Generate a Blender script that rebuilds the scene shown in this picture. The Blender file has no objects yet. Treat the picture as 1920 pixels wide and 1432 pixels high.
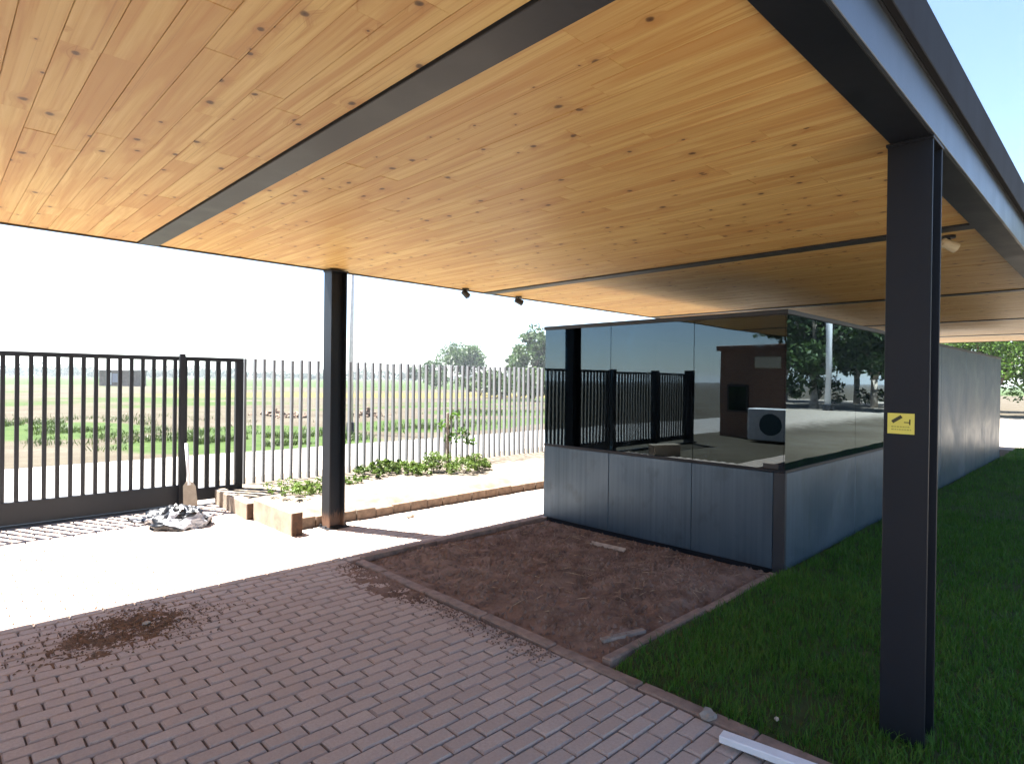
import bpy, math, random
import numpy as np
from mathutils import Vector, Matrix, noise

random.seed(7)
rng = np.random.default_rng(7)
SC = bpy.context.scene
COL = SC.collection
R = math.radians

# ------------------------------------------------------------------ camera, sky, sun, exposure
# world axes: X runs along the canopy, Y across it towards the gate, Z up; the camera stands at the origin, 1.6 m up
F, YAW, PITCH, ROLL, EYE = 1132.0, R(45.77), R(0.24), R(0.704), 1.6
cy, sy = math.cos(YAW), math.sin(YAW)
M0 = np.array([[sy, -cy, 0], [0, 0, -1], [cy, sy, 0]])
cp, sp = math.cos(PITCH), math.sin(PITCH)
MP = np.array([[1, 0, 0], [0, cp, -sp], [0, sp, cp]])
cr, sr = math.cos(ROLL), math.sin(ROLL)
MR = np.array([[cr, -sr, 0], [sr, cr, 0], [0, 0, 1]])
CAM = MR @ MP @ M0
cd = bpy.data.cameras.new('camera')
cam = bpy.data.objects.new('camera', cd)
COL.objects.link(cam)
cd.sensor_width = 36.0
cd.lens = 36.0 * F / 1920.0
cd.clip_start = 0.05
cd.clip_end = 5000
right, up, back = CAM[0], -CAM[1], -CAM[2]
mw = Matrix([[right[i], up[i], back[i], 0] for i in range(3)] + [[0, 0, 0, 1]])
mw.translation = Vector((0, 0, EYE))
cam.matrix_world = mw
SC.camera = cam

SUN = Vector((-0.207, 0.425, 1.0)).normalized()          # towards the sun
el, az = math.asin(SUN.z), math.atan2(SUN.x, SUN.y)
W = bpy.data.worlds.new('World')
SC.world = W
W.use_nodes = True
wn = W.node_tree
bg = wn.nodes['Background']
sky = wn.nodes.new('ShaderNodeTexSky')
sky.sky_type = 'NISHITA'
sky.sun_disc = False
sky.sun_elevation = el
sky.sun_rotation = az
sky.air_density = 0.8
sky.dust_density = 0.4
sky.ozone_density = 1.0
wn.links.new(sky.outputs[0], bg.inputs[0])
bg.inputs[1].default_value = 0.05
sl = bpy.data.lights.new('sun', 'SUN')
sl.energy = 5.0
sl.angle = R(0.53)
sl.color = (1.0, 0.965, 0.905)
so = bpy.data.objects.new('sun', sl)
COL.objects.link(so)
so.rotation_euler = SUN.to_track_quat('Z', 'Y').to_euler()
vs = SC.view_settings
vs.view_transform = 'Standard'
vs.look = 'None'
vs.exposure = 3.1
vs.gamma = 1.0
vs.use_curve_mapping = False
SC.cycles.use_denoising = True
SC.cycles.max_bounces = 8
SC.cycles.diffuse_bounces = 5
SC.cycles.glossy_bounces = 4
SC.cycles.transparent_max_bounces = 12
SC.cycles.sample_clamp_indirect = 8.0
SC.cycles.caustics_reflective = False
SC.cycles.caustics_refractive = False


# ------------------------------------------------------------------ helpers
def sight(px, py):
    """direction of a photograph pixel, used only to measure where things stand"""
    v = CAM.T @ np.array([(px - 960) / F, (py - 716) / F, 1.0])
    return v


def on_z(px, py, z=0.0):
    r = sight(px, py)
    t = (z - EYE) / r[2]
    return r[0] * t, r[1] * t


def at_depth(px, d):
    r = sight(px, 716)
    return r[0] * d, r[1] * d


def tag(o, label=None, cat=None, group=None, kind=None):
    if label: o['label'] = label
    if cat: o['category'] = cat
    if group: o['group'] = group
    if kind: o['kind'] = kind
    return o


def empty(name, loc=(0, 0, 0), rz=0.0):
    o = bpy.data.objects.new(name, None)
    COL.objects.link(o)
    o.location = loc
    o.rotation_euler = (0, 0, rz)
    o.empty_display_size = 0.1
    return o


def np_mesh(name, V, faces_flat, sizes, mat, parent=None, rnd=None, smooth=False, attrs=None):
    """mesh from numpy arrays; rnd is a value per vertex"""
    me = bpy.data.meshes.new(name)
    V = np.asarray(V, np.float32)
    n, nf = len(V), len(sizes)
    me.vertices.add(n)
    me.vertices.foreach_set('co', V.ravel())
    sizes = np.asarray(sizes, np.int32)
    faces_flat = np.asarray(faces_flat, np.int32)
    me.loops.add(len(faces_flat))
    me.loops.foreach_set('vertex_index', faces_flat)
    me.polygons.add(nf)
    st = np.zeros(nf, np.int32)
    st[1:] = np.cumsum(sizes)[:-1]
    me.polygons.foreach_set('loop_start', st)
    me.polygons.foreach_set('loop_total', sizes)
    me.polygons.foreach_set('use_smooth', np.full(nf, bool(smooth)))
    me.update(calc_edges=True)
    me.validate()
    if rnd is not None:
        a = me.attributes.new('rnd', 'FLOAT', 'POINT')
        a.data.foreach_set('value', np.asarray(rnd, np.float32))
    for k, v in (attrs or {}).items():
        a = me.attributes.new(k, 'FLOAT', 'POINT')
        a.data.foreach_set('value', np.asarray(v, np.float32))
    if mat: me.materials.append(mat)
    o = bpy.data.objects.new(name, me)
    COL.objects.link(o)
    if parent: o.parent = parent
    return o


class MB:
    def __init__(self):
        self.v, self.f, self.r = [], [], []

    def add(self, vs, fs, rnd=0.5):
        b = len(self.v)
        self.v += [tuple(p) for p in vs]
        self.f += [tuple(i + b for i in f) for f in fs]
        self.r += [rnd] * len(vs)
        return self

    def box(self, x0, x1, y0, y1, z0, z1, rnd=0.5, m=None):
        vs = [(x0, y0, z0), (x1, y0, z0), (x1, y1, z0), (x0, y1, z0), (x0, y0, z1), (x1, y0, z1), (x1, y1, z1), (x0, y1, z1)]
        if m is not None: vs = [m @ Vector(p) for p in vs]
        return self.add(vs, [(0, 3, 2, 1), (4, 5, 6, 7), (0, 1, 5, 4), (1, 2, 6, 5), (2, 3, 7, 6), (3, 0, 4, 7)], rnd)

    def cbox(self, x0, x1, y0, y1, z0, z1, c=0.004, rnd=0.5, m=None):
        """box with every edge chamfered"""
        vs = []
        for (x, sx) in ((x0, 1), (x1, -1)):
            for (y, s_y) in ((y0, 1), (y1, -1)):
                for (z, sz) in ((z0, 1), (z1, -1)):
                    vs += [(x, y + s_y * c, z + sz * c), (x + sx * c, y, z + sz * c), (x + sx * c, y + s_y * c, z)]
        i = lambda a, b, d, k: ((a * 2 + b) * 2 + d) * 3 + k
        fs = [(i(0, 0, 0, 0), i(0, 0, 1, 0), i(0, 1, 1, 0), i(0, 1, 0, 0)), (i(1, 0, 0, 0), i(1, 1, 0, 0), i(1, 1, 1, 0), i(1, 0, 1, 0)),
              (i(0, 0, 0, 1), i(1, 0, 0, 1), i(1, 0, 1, 1), i(0, 0, 1, 1)), (i(0, 1, 0, 1), i(0, 1, 1, 1), i(1, 1, 1, 1), i(1, 1, 0, 1)),
              (i(0, 0, 0, 2), i(0, 1, 0, 2), i(1, 1, 0, 2), i(1, 0, 0, 2)), (i(0, 0, 1, 2), i(1, 0, 1, 2), i(1, 1, 1, 2), i(0, 1, 1, 2))]
        for a in (0, 1):
            for b in (0, 1):
                fs.append((i(a, b, 0, 0), i(a, b, 0, 1), i(a, b, 1, 1), i(a, b, 1, 0)))
                fs.append((i(a, 0, b, 0), i(a, 0, b, 2), i(a, 1, b, 2), i(a, 1, b, 0)))
                fs.append((i(0, a, b, 1), i(0, a, b, 2), i(1, a, b, 2), i(1, a, b, 1)))
                for d in (0, 1):
                    fs.append((i(a, b, d, 0), i(a, b, d, 1), i(a, b, d, 2)))
        if m is not None: vs = [m @ Vector(p) for p in vs]
        return self.add(vs, fs, rnd)

    def tube(self, pts, radii, n=8, rnd=0.5, cap=True):
        pts = [Vector(p) for p in pts]
        if not isinstance(radii, (list, tuple)): radii = [radii] * len(pts)
        base = len(self.v)
        for k, p in enumerate(pts):
            d = (pts[min(k + 1, len(pts) - 1)] - pts[max(k - 1, 0)])
            d = d.normalized() if d.length > 1e-9 else Vector((0, 0, 1))
            a = d.orthogonal().normalized() if abs(d.z) < 0.95 else Vector((1, 0, 0))
            a = (a - d * a.dot(d)).normalized()
            b = d.cross(a)
            for j in range(n):
                t = 2 * math.pi * j / n
                self.v.append(tuple(p + (a * math.cos(t) + b * math.sin(t)) * radii[k]))
                self.r.append(rnd)
        for k in range(len(pts) - 1):
            for j in range(n):
                j2 = (j + 1) % n
                self.f.append((base + k * n + j, base + k * n + j2, base + (k + 1) * n + j2, base + (k + 1) * n + j))
        if cap:
            self.f.append(tuple(base + j for j in reversed(range(n))))
            self.f.append(tuple(base + (len(pts) - 1) * n + j for j in range(n)))
        return self

    def build(self, name, mat, parent=None, smooth=False):
        flat = [i for f in self.f for i in f]
        o = np_mesh(name, self.v, flat, [len(f) for f in self.f], mat, parent, self.r, smooth)
        return o


def centre_origin(o, c):
    """move the object's origin to c without moving its geometry"""
    o.data.transform(Matrix.Translation(-Vector(c)))
    o.location = Vector(c)
    return o


# ------------------------------------------------------------------ materials
class NT:
    def __init__(self, name):
        self.m = bpy.data.materials.new(name)
        self.m.use_nodes = True
        self.t = self.m.node_tree
        self.b = self.t.nodes['Principled BSDF']
        self.out = self.t.nodes['Material Output']

    def n(self, typ, ins=None, **kw):
        nd = self.t.nodes.new('ShaderNode' + typ)
        for k, v in kw.items(): setattr(nd, k, v)
        for k, v in (ins or {}).items():
            s = nd.inputs[k]
            if isinstance(v, bpy.types.NodeSocket): self.t.links.new(v, s)
            else: s.default_value = v
        return nd

    def link(self, a, b): self.t.links.new(a, b)

    def set(self, **kw):
        for k, v in kw.items():
            s = self.b.inputs[k.replace('_', ' ')]
            if isinstance(v, bpy.types.NodeSocket): self.link(v, s)
            else: s.default_value = v
        return self

    def pos(self, scale=(1, 1, 1), off=None):
        g = self.n('NewGeometry')
        v = g.outputs['Position']
        if off is not None: v = self.n('VectorMath', {0: v, 1: off}, operation='ADD').outputs[0]
        return self.n('VectorMath', {0: v, 1: scale}, operation='MULTIPLY').outputs[0]

    def noise(self, vec, scale=5.0, detail=4.0, rough=0.55, dist=0.0):
        nd = self.n('TexNoise', {'Scale': scale, 'Detail': detail, 'Roughness': rough, 'Distortion': dist})
        if vec is not None: self.link(vec, nd.inputs['Vector'])
        return nd.outputs[0]

    def ramp(self, fac, stops, interp='LINEAR'):
        nd = self.n('ValToRGB', {'Fac': fac})
        cr_ = nd.color_ramp
        cr_.interpolation = interp
        while len(cr_.elements) < len(stops): cr_.elements.new(0.5)
        for e, (p, c) in zip(cr_.elements, stops):
            e.position = p
            e.color = (c[0], c[1], c[2], 1) if not isinstance(c, (int, float)) else (c, c, c, 1)
        return nd.outputs[0]

    def mix(self, fac, a, b, mode='MIX'):
        nd = self.n('Mix', data_type='RGBA', blend_type=mode)
        for s, v in ((nd.inputs[0], fac), (nd.inputs[6], a), (nd.inputs[7], b)):
            if isinstance(v, bpy.types.NodeSocket): self.link(v, s)
            elif isinstance(v, (int, float)) and s.type == 'RGBA': s.default_value = (v, v, v, 1)
            else: s.default_value = v if isinstance(v, (int, float)) else (v[0], v[1], v[2], 1)
        return nd.outputs[2]

    def math(self, op, a, b=0.0, c=None, clamp=False):
        nd = self.n('Math', operation=op, use_clamp=clamp)
        for i, v in enumerate((a, b) if c is None else (a, b, c)):
            if isinstance(v, bpy.types.NodeSocket): self.link(v, nd.inputs[i])
            else: nd.inputs[i].default_value = v
        return nd.outputs[0]

    def rnd(self, name='rnd'):
        return self.n('Attribute', attribute_name=name).outputs['Fac']

    def bump(self, h, strength=0.3, dist=0.01):
        nd = self.n('Bump', {'Strength': strength, 'Distance': dist, 'Height': h})
        self.link(nd.outputs[0], self.b.inputs['Normal'])
        return self


def steel(name, col, rough=0.38, dust=0.25):
    t = NT(name)
    n1 = t.noise(t.pos((1, 1, 0.35)), 3.5, 5)
    n2 = t.noise(t.pos(), 60, 3)
    dusty = tuple(min(1, c * 1.7 + 0.012) for c in col)
    f = t.math('MULTIPLY', t.ramp(n1, [(0.45, 0), (0.75, 1)]), dust)
    c = t.mix(f, col, dusty)
    t.set(Base_Color=c, Roughness=t.math('MULTIPLY_ADD', n1, 0.25, rough - 0.12))
    t.b.inputs['Specular IOR Level'].default_value = 0.3 if rough > 0.4 else 0.5
    t.bump(n2, 0.08, 0.002)
    return t.m


def plain(name, col, rough=0.6, var=0.15, scale=8.0, metal=0.0, bump=0.1):
    t = NT(name)
    n1 = t.noise(t.pos(), scale, 5)
    lo = tuple(c * (1 - var) for c in col)
    hi = tuple(min(1, c * (1 + var)) for c in col)
    t.set(Base_Color=t.ramp(n1, [(0.3, lo), (0.7, hi)]), Roughness=rough, Metallic=metal)
    if bump: t.bump(t.noise(t.pos(), scale * 8, 4), bump, 0.004)
    return t.m


M = {}
M['steel'] = steel('dark_steel_paint', (0.0065, 0.0085, 0.0125), 0.45, 0.1)
M['web'] = steel('sky_sheen_web_paint', (0.038, 0.048, 0.060), 0.32, 0.4)  # lighter and bluer than the flange: sky reflection put into the base colour
M['fascia'] = steel('matte_fascia_paint', (0.006, 0.006, 0.008), 0.75, 0.1)
M['beam'] = steel('grey_steel_paint', (0.026, 0.029, 0.034), 0.45, 0.5)
M['trim'] = steel('trim_paint', (0.05, 0.047, 0.043), 0.5)
M['gate'] = steel('gate_paint', (0.010, 0.011, 0.014), 0.45, 0.15)
M['fence'] = steel('fence_paint', (0.16, 0.165, 0.17), 0.42, 0.4)
M['roof'] = plain('roof_sheet', (0.45, 0.45, 0.44), 0.5)
M['white'] = plain('white_paint', (0.72, 0.74, 0.76), 0.45, 0.08)
M['cream'] = plain('cream_plastic', (0.62, 0.55, 0.40), 0.45, 0.05)
M['black'] = plain('black_plastic', (0.015, 0.015, 0.016), 0.4, 0.2)
M['concrete'] = plain('pale_concrete', (0.30, 0.265, 0.225), 0.85, 0.25, 10, 0, 0.4)
M['dusty_kerb'] = plain('dusty_kerb', (0.23, 0.165, 0.13), 0.9, 0.3, 14, 0, 0.5)
M['sand'] = plain('bedding_sand', (0.15, 0.115, 0.098), 0.95, 0.3, 25, 0, 0.5)
M['brick_edge'] = plain('earth_brick', (0.15, 0.105, 0.074), 0.9, 0.35, 14, 0, 0.6)
M['bark'] = plain('bark', (0.10, 0.075, 0.055), 0.9, 0.4, 9, 0, 0.8)
M['pale_bark'] = plain('pale_bark', (0.36, 0.31, 0.26), 0.85, 0.4, 5, 0, 0.5)
M['inner'] = plain('booth_interior', (0.10, 0.10, 0.105), 0.7, 0.1)
M['house_brick'] = None


def make_wood():
    t = NT('pine_boards')
    r = t.rnd()
    off = t.n('CombineXYZ', {'X': t.math('MULTIPLY', r, 37.0), 'Y': t.math('MULTIPLY', r, 91.0), 'Z': t.math('MULTIPLY', r, 17.0)}).outputs[0]
    base = t.pos((1, 1, 0), off)
    # knots: one per cell at most, dark oval with a ring of grain round it
    kv = t.n('VectorMath', {0: base, 1: (5.4, 4.6, 0)}, operation='MULTIPLY').outputs[0]
    wob = t.n('VectorMath', {0: t.n('TexNoise', {'Vector': base, 'Scale': 22.0, 'Detail': 1.0}).outputs[1], 1: (0.09, 0.09, 0)}, operation='MULTIPLY').outputs[0]
    kd = t.n('VectorMath', {0: kv, 1: wob}, operation='ADD').outputs[0]
    vo = t.n('TexVoronoi', {'Vector': kd, 'Scale': 1.0, 'Randomness': 1.0}, voronoi_dimensions='2D', feature='F1')
    keep = t.math('GREATER_THAN', t.n('SeparateColor', {0: vo.outputs['Color']}).outputs[0], 0.52)
    size = t.math('MULTIPLY_ADD', t.n('SeparateColor', {0: vo.outputs['Color']}).outputs[1], 0.10, 0.025)
    kn = t.math('DIVIDE', vo.outputs['Distance'], size)
    core = t.math('MULTIPLY', t.ramp(kn, [(0.0, 1), (0.62, 0.8), (0.8, 0.35), (1.0, 0)]), keep)
    halo = t.math('MULTIPLY', t.ramp(t.math('MULTIPLY', kn, 0.3), [(0.0, 1), (1.0, 0)]), keep)
    # grain along the board, pushed aside round the knots
    gv = t.n('VectorMath', {0: base, 1: (55, 0.9, 0)}, operation='MULTIPLY').outputs[0]
    gv = t.n('VectorMath', {0: gv, 1: t.n('CombineXYZ', {'X': t.math('MULTIPLY', halo, 2.2)}).outputs[0]}, operation='ADD').outputs[0]
    g1 = t.noise(gv, 1.0, 5, 0.6, 0.5)
    gw = t.n('VectorMath', {0: base, 1: (9, 0.6, 0)}, operation='MULTIPLY').outputs[0]
    g2 = t.noise(gw, 1.0, 3, 0.5, 1.4)
    c = t.ramp(g1, [(0.24, (0.40, 0.185, 0.046)), (0.44, (0.60, 0.415, 0.15)), (0.72, (0.68, 0.51, 0.215))])
    c = t.mix(t.ramp(g2, [(0.42, 0), (0.60, 0.6)]), c, (0.45, 0.215, 0.058))
    g3 = t.noise(t.n('VectorMath', {0: base, 1: (120, 0.5, 0)}, operation='MULTIPLY').outputs[0], 1.0, 2, 0.5, 0.3)
    c = t.mix(t.ramp(g3, [(0.62, 0), (0.74, 0.45)]), c, (0.25, 0.11, 0.03))
    c = t.mix(t.math('MULTIPLY', t.math('POWER', r, 1.6), 0.42), c, (0.45, 0.24, 0.075))
    c = t.mix(t.math('MULTIPLY', halo, 0.45), c, (0.33, 0.14, 0.04))
    c = t.mix(t.math('MULTIPLY', core, 0.92), c, (0.040, 0.013, 0.004))
    t.set(Base_Color=c, Roughness=0.48)
    t.b.inputs['Specular IOR Level'].default_value = 0.35
    t.bump(g1, 0.06, 0.003)
    return t.m


def make_paver():
    t = NT('clay_pavers')
    r = t.rnd()
    n1 = t.noise(t.pos(), 1.3, 4)
    n2 = t.noise(t.pos(), 70, 4, 0.7)
    c = t.ramp(r, [(0.0, (0.40, 0.328, 0.282)), (0.5, (0.43, 0.355, 0.305)), (1.0, (0.455, 0.38, 0.33))])
    c = t.mix(t.ramp(n2, [(0.3, 0.35), (0.62, 0.0)]), c, (0.24, 0.185, 0.165))
    c = t.mix(t.ramp(n1, [(0.45, 0), (0.7, 0.42)]), c, (0.38, 0.29, 0.235))
    t.set(Base_Color=c, Roughness=0.86)
    t.b.inputs['Specular IOR Level'].default_value = 0.3
    t.bump(n2, 0.35, 0.004)
    return t.m


def make_panel():
    t = NT('brushed_metal_panels')
    n1 = t.noise(t.pos((26, 26, 0.5)), 1.0, 4)
    n2 = t.noise(t.pos((1, 1, 1)), 1.4, 4, 0.6, 0.6)
    n3 = t.noise(t.pos((3, 3, 2)), 2.2, 5)
    c = t.ramp(n1, [(0.3, (0.052, 0.083, 0.114)), (0.7, (0.076, 0.113, 0.152))])
    c = t.mix(t.ramp(n3, [(0.55, 0), (0.72, 0.38)]), c, (0.028, 0.042, 0.050))
    t.set(Base_Color=c, Metallic=0.5, Roughness=t.ramp(n2, [(0.3, 0.30), (0.7, 0.46)]))
    t.bump(n1, 0.04, 0.002)
    return t.m


def make_glass():
    t = NT('tinted_glass')
    bw = t.n('Bump', {'Strength': 0.022, 'Distance': 0.02, 'Height': t.noise(t.pos((1, 1, 0.8)), 2.2, 1)})
    smear = t.ramp(t.noise(t.pos((2, 2, 0.7)), 2.5, 5, 0.65), [(0.45, 0.0), (0.75, 0.045)])
    fr = t.n('Fresnel', {'IOR': 1.75}).outputs[0]
    f = t.math('MULTIPLY_ADD', fr, 0.86, 0.008, clamp=True)
    gl = t.n('BsdfGlossy', {'Color': (0.70, 0.88, 1.0, 1), 'Roughness': smear, 'Normal': bw.outputs[0]})
    tr = t.n('BsdfTransparent', {'Color': (0.12, 0.16, 0.18, 1)})
    mx = t.n('MixShader', {0: f, 1: tr.outputs[0], 2: gl.outputs[0]})
    t.link(mx.outputs[0], t.out.inputs['Surface'])
    return t.m


def make_leaf(name, lo, mid, hi, trans=0.3):
    t = NT(name)
    r = t.rnd()
    c = t.ramp(r, [(0.0, lo), (0.5, mid), (1.0, hi)])
    t.set(Base_Color=c, Roughness=0.55)
    t.b.inputs['Specular IOR Level'].default_value = 0.3
    tb = t.n('BsdfTranslucent', {'Color': t.mix(0.5, c, (mid[0] * 1.5, mid[1] * 1.6, mid[2]))})
    mx = t.n('MixShader', {0: trans, 1: t.b.outputs[0], 2: tb.outputs[0]})
    t.link(mx.outputs[0], t.out.inputs['Surface'])
    return t.m


def make_soil(name, lo, mid, hi, s=9.0):
    t = NT(name)
    n1 = t.noise(t.pos(), s, 6, 0.65)
    n2 = t.noise(t.pos(), s * 9, 4, 0.7)
    n3 = t.noise(t.pos((1, 1, 0.2)), 1.1, 3)
    c = t.ramp(n1, [(0.3, lo), (0.52, mid), (0.75, hi)])
    c = t.mix(t.ramp(n3, [(0.4, 0), (0.7, 0.45)]), c, hi)
    t.set(Base_Color=c, Roughness=0.95)
    t.b.inputs['Specular IOR Level'].default_value = 0.15
    t.bump(n2, 0.7, 0.012)
    return t.m


def make_ground():
    t = NT('field_ground')
    gr, ye, pa = t.rnd('green'), t.rnd('yellow'), t.rnd('pale')
    n1 = t.noise(t.pos((1, 1, 0)), 0.35, 6, 0.65)
    n2 = t.noise(t.pos((1, 1, 0)), 2.5, 6, 0.7)
    n3 = t.noise(t.pos((1, 1, 0)), 14, 4, 0.7)
    dirt = t.ramp(n1, [(0.32, (0.050, 0.042, 0.030)), (0.5, (0.070, 0.061, 0.044)), (0.7, (0.088, 0.080, 0.062))])
    dirt = t.mix(t.ramp(n2, [(0.35, 0.5), (0.6, 0)]), dirt, (0.046, 0.034, 0.025))
    grass = t.ramp(n2, [(0.3, (0.016, 0.034, 0.008)), (0.5, (0.032, 0.055, 0.013)), (0.7, (0.055, 0.07, 0.023))])
    yell = t.ramp(n2, [(0.3, (0.07, 0.064, 0.02)), (0.7, (0.11, 0.09, 0.03))])
    f = t.math('ADD', gr, t.math('MULTIPLY_ADD', n2, 1.1, -0.55))
    c = t.mix(t.ramp(f, [(0.38, 0), (0.62, 1)]), dirt, grass)
    c = t.mix(t.ramp(t.math('ADD', ye, t.math('MULTIPLY_ADD', n2, 0.8, -0.4)), [(0.4, 0), (0.6, 1)]), c, yell)
    palec = t.ramp(n3, [(0.3, (0.22, 0.185, 0.15)), (0.7, (0.30, 0.265, 0.225))])
    c = t.mix(t.ramp(t.math('ADD', pa, t.math('MULTIPLY_ADD', n2, 0.5, -0.25)), [(0.4, 0), (0.6, 1)]), c, palec)
    t.set(Base_Color=c, Roughness=0.95)
    t.b.inputs['Specular IOR Level'].default_value = 0.1
    t.bump(n3, 0.6, 0.03)
    return t.m


def make_house():
    t = NT('house_brickwork')
    b = t.n('TexBrick', {'Vector': t.n('CombineXYZ', {'X': t.n('SeparateXYZ', {0: t.pos()}).outputs[1], 'Y': t.n('SeparateXYZ', {0: t.pos()}).outputs[2]}).outputs[0],
                         'Scale': 4.0, 'Color1': (0.25, 0.13, 0.08, 1), 'Color2': (0.20, 0.10, 0.065, 1), 'Mortar': (0.26, 0.21, 0.17, 1), 'Mortar Size': 0.015})
    t.set(Base_Color=b.outputs[0], Roughness=0.9)
    return t.m


def make_plastic_sheet():
    t = NT('black_white_sheet')
    tc = t.n('TexCoord')
    n = t.noise(tc.outputs['Object'], 6.5, 1, 0.4, 1.0)
    c = t.ramp(n, [(0.52, (0.006, 0.0065, 0.008)), (0.56, (0.30, 0.31, 0.34))])
    t.set(Base_Color=c, Roughness=0.33)
    t.bump(t.noise(tc.outputs['Object'], 16, 3), 0.25, 0.01)
    return t.m


def make_muddy():
    m = M['steel'].copy()
    m.name = 'muddy_steel_paint'
    nt = m.node_tree
    b = nt.nodes['Principled BSDF']
    src = b.inputs['Base Color'].links[0].from_socket
    g = nt.nodes.new('ShaderNodeNewGeometry')
    sp = nt.nodes.new('ShaderNodeSeparateXYZ')
    nt.links.new(g.outputs['Position'], sp.inputs[0])
    ns = nt.nodes.new('ShaderNodeTexNoise')
    ns.inputs['Scale'].default_value = 22
    ma = nt.nodes.new('ShaderNodeMath'); ma.operation = 'MULTIPLY_ADD'
    nt.links.new(ns.outputs[0], ma.inputs[0]); ma.inputs[1].default_value = 0.28
    nt.links.new(sp.outputs[2], ma.inputs[2])
    rp = nt.nodes.new('ShaderNodeValToRGB')
    rp.color_ramp.elements[0].position = 0.24; rp.color_ramp.elements[0].color = (1, 1, 1, 1)
    rp.color_ramp.elements[1].position = 0.30; rp.color_ramp.elements[1].color = (0, 0, 0, 1)
    nt.links.new(ma.outputs[0], rp.inputs[0])
    mx = nt.nodes.new('ShaderNodeMix'); mx.data_type = 'RGBA'
    nt.links.new(rp.outputs[0], mx.inputs[0]); nt.links.new(src, mx.inputs[6])
    mx.inputs[7].default_value = (0.13, 0.075, 0.05, 1)
    nt.links.new(mx.outputs[2], b.inputs['Base Color'])
    return m


M['muddy_steel'] = make_muddy()
M['wood'] = make_wood()
M['paver'] = make_paver()
M['panel'] = make_panel()
M['glass'] = make_glass()
M['lawn'] = make_leaf('lawn_blades', (0.032, 0.092, 0.010), (0.060, 0.155, 0.016), (0.115, 0.18, 0.032), 0.3)
M['weed'] = make_leaf('weed_leaves', (0.05, 0.085, 0.014), (0.09, 0.14, 0.032), (0.15, 0.185, 0.06), 0.35)
M['field_grass'] = make_leaf('field_grass_blades', (0.022, 0.042, 0.009), (0.042, 0.07, 0.015), (0.075, 0.09, 0.03), 0.25)
M['leaf'] = make_leaf('tree_leaves', (0.022, 0.045, 0.014), (0.042, 0.078, 0.024), (0.075, 0.11, 0.04), 0.25)
M['leaf_bright'] = make_leaf('bright_tree_leaves', (0.03, 0.07, 0.010), (0.06, 0.125, 0.018), (0.10, 0.175, 0.03), 0.35)
M['leaf_far'] = make_leaf('far_leaves', (0.022, 0.04, 0.02), (0.035, 0.06, 0.03), (0.055, 0.08, 0.042), 0.15)
M['soil'] = make_soil('red_brown_soil', (0.092, 0.057, 0.041), (0.185, 0.122, 0.092), (0.29, 0.21, 0.168), 6.5)
M['bed_soil'] = make_soil('sunlit_bed_soil', (0.10, 0.078, 0.056), (0.15, 0.124, 0.095), (0.20, 0.17, 0.138), 6)
M['lawn_soil'] = make_soil('lawn_soil', (0.03, 0.045, 0.016), (0.045, 0.068, 0.022), (0.08, 0.075, 0.035), 14)
M['brown_dirt'] = make_soil('brown_litter', (0.11, 0.068, 0.042), (0.19, 0.12, 0.078), (0.26, 0.17, 0.115), 13)
M['sandy'] = make_soil('sandy_ground', (0.19, 0.15, 0.115), (0.26, 0.215, 0.17), (0.33, 0.28, 0.235), 3)
M['straw'] = plain('straw', (0.33, 0.24, 0.15), 0.8, 0.4, 30)
M['grey_wood'] = plain('weathered_wood', (0.24, 0.20, 0.17), 0.8, 0.3, 22, 0, 0.5)
M['pale_wood'] = plain('pale_wood', (0.36, 0.30, 0.24), 0.75, 0.25, 20, 0, 0.4)
M['road'] = make_soil('pale_gravel_road', (0.22, 0.20, 0.18), (0.28, 0.26, 0.24), (0.34, 0.32, 0.30), 4)
M['ground'] = make_ground()
M['house'] = make_house()
M['sheet'] = make_plastic_sheet()

# ------------------------------------------------------------------ ground, road, paving
axis = np.concatenate([-np.geomspace(1800, 22, 16), np.arange(-20, 60.1, 0.5), np.geomspace(62, 1800, 26)])
gx, gy = np.meshgrid(axis, axis, indexing='ij')
GX, GY = gx.ravel(), gy.ravel()
hn = np.array([noise.noise(Vector((x * 0.12, y * 0.12, 0.3))) * 0.13 + noise.noise(Vector((x * 0.45, y * 0.45, 4.0))) * 0.05 if abs(x) < 80 and abs(y) < 80 else 0.0 for x, y in zip(GX, GY)])
field = np.clip((GY - 14.0) / 5.0, 0, 1)
GZ = -0.035 + hn * field


def blob(cx, cy_, rx, ry, ang=0.0):
    c, s = math.cos(ang), math.sin(ang)
    u = ((GX - cx) * c + (GY - cy_) * s) / rx
    v = (-(GX - cx) * s + (GY - cy_) * c) / ry
    return np.clip(1.6 - (u * u + v * v) * 1.1, 0, 1)


depth = GX * cy + GY * sy
green = np.zeros_like(GX)
for (p0, p1) in (((0, 800), (150, 812)), ((340, 828), (600, 822)), ((440, 812), (560, 806)), ((740, 800), (900, 790)), ((-200, 800), (-20, 810)), ((860, 775), (990, 770)), ((120, 745), (330, 748))):
    a, b = on_z(*p0), on_z(*p1)
    L = math.hypot(b[0] - a[0], b[1] - a[1])
    green = np.maximum(green, blob((a[0] + b[0]) / 2, (a[1] + b[1]) / 2, L / 2 + 1.5, 2.6, math.atan2(b[1] - a[1], b[0] - a[0])))
mid = (GY > 15) & (depth > 14)
scrub = np.array([noise.noise(Vector((x * 0.055, y * 0.16, 2.0))) + 0.5 * noise.noise(Vector((x * 0.2, y * 0.4, 5.0))) if abs(x) < 140 and abs(y) < 160 else 0.0 for x, y in zip(GX, GY)])
green = np.maximum(green, np.clip(0.30 + scrub * 1.1, 0, 0.9) * mid)
green = np.maximum(green, np.clip((depth - 75) / 40, 0, 0.85) * (GY > 5))
yellow = blob(*[(a + b) / 2 for a, b in zip(on_z(780, 738), on_z(890, 742))], 26, 9, -0.4)
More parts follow.
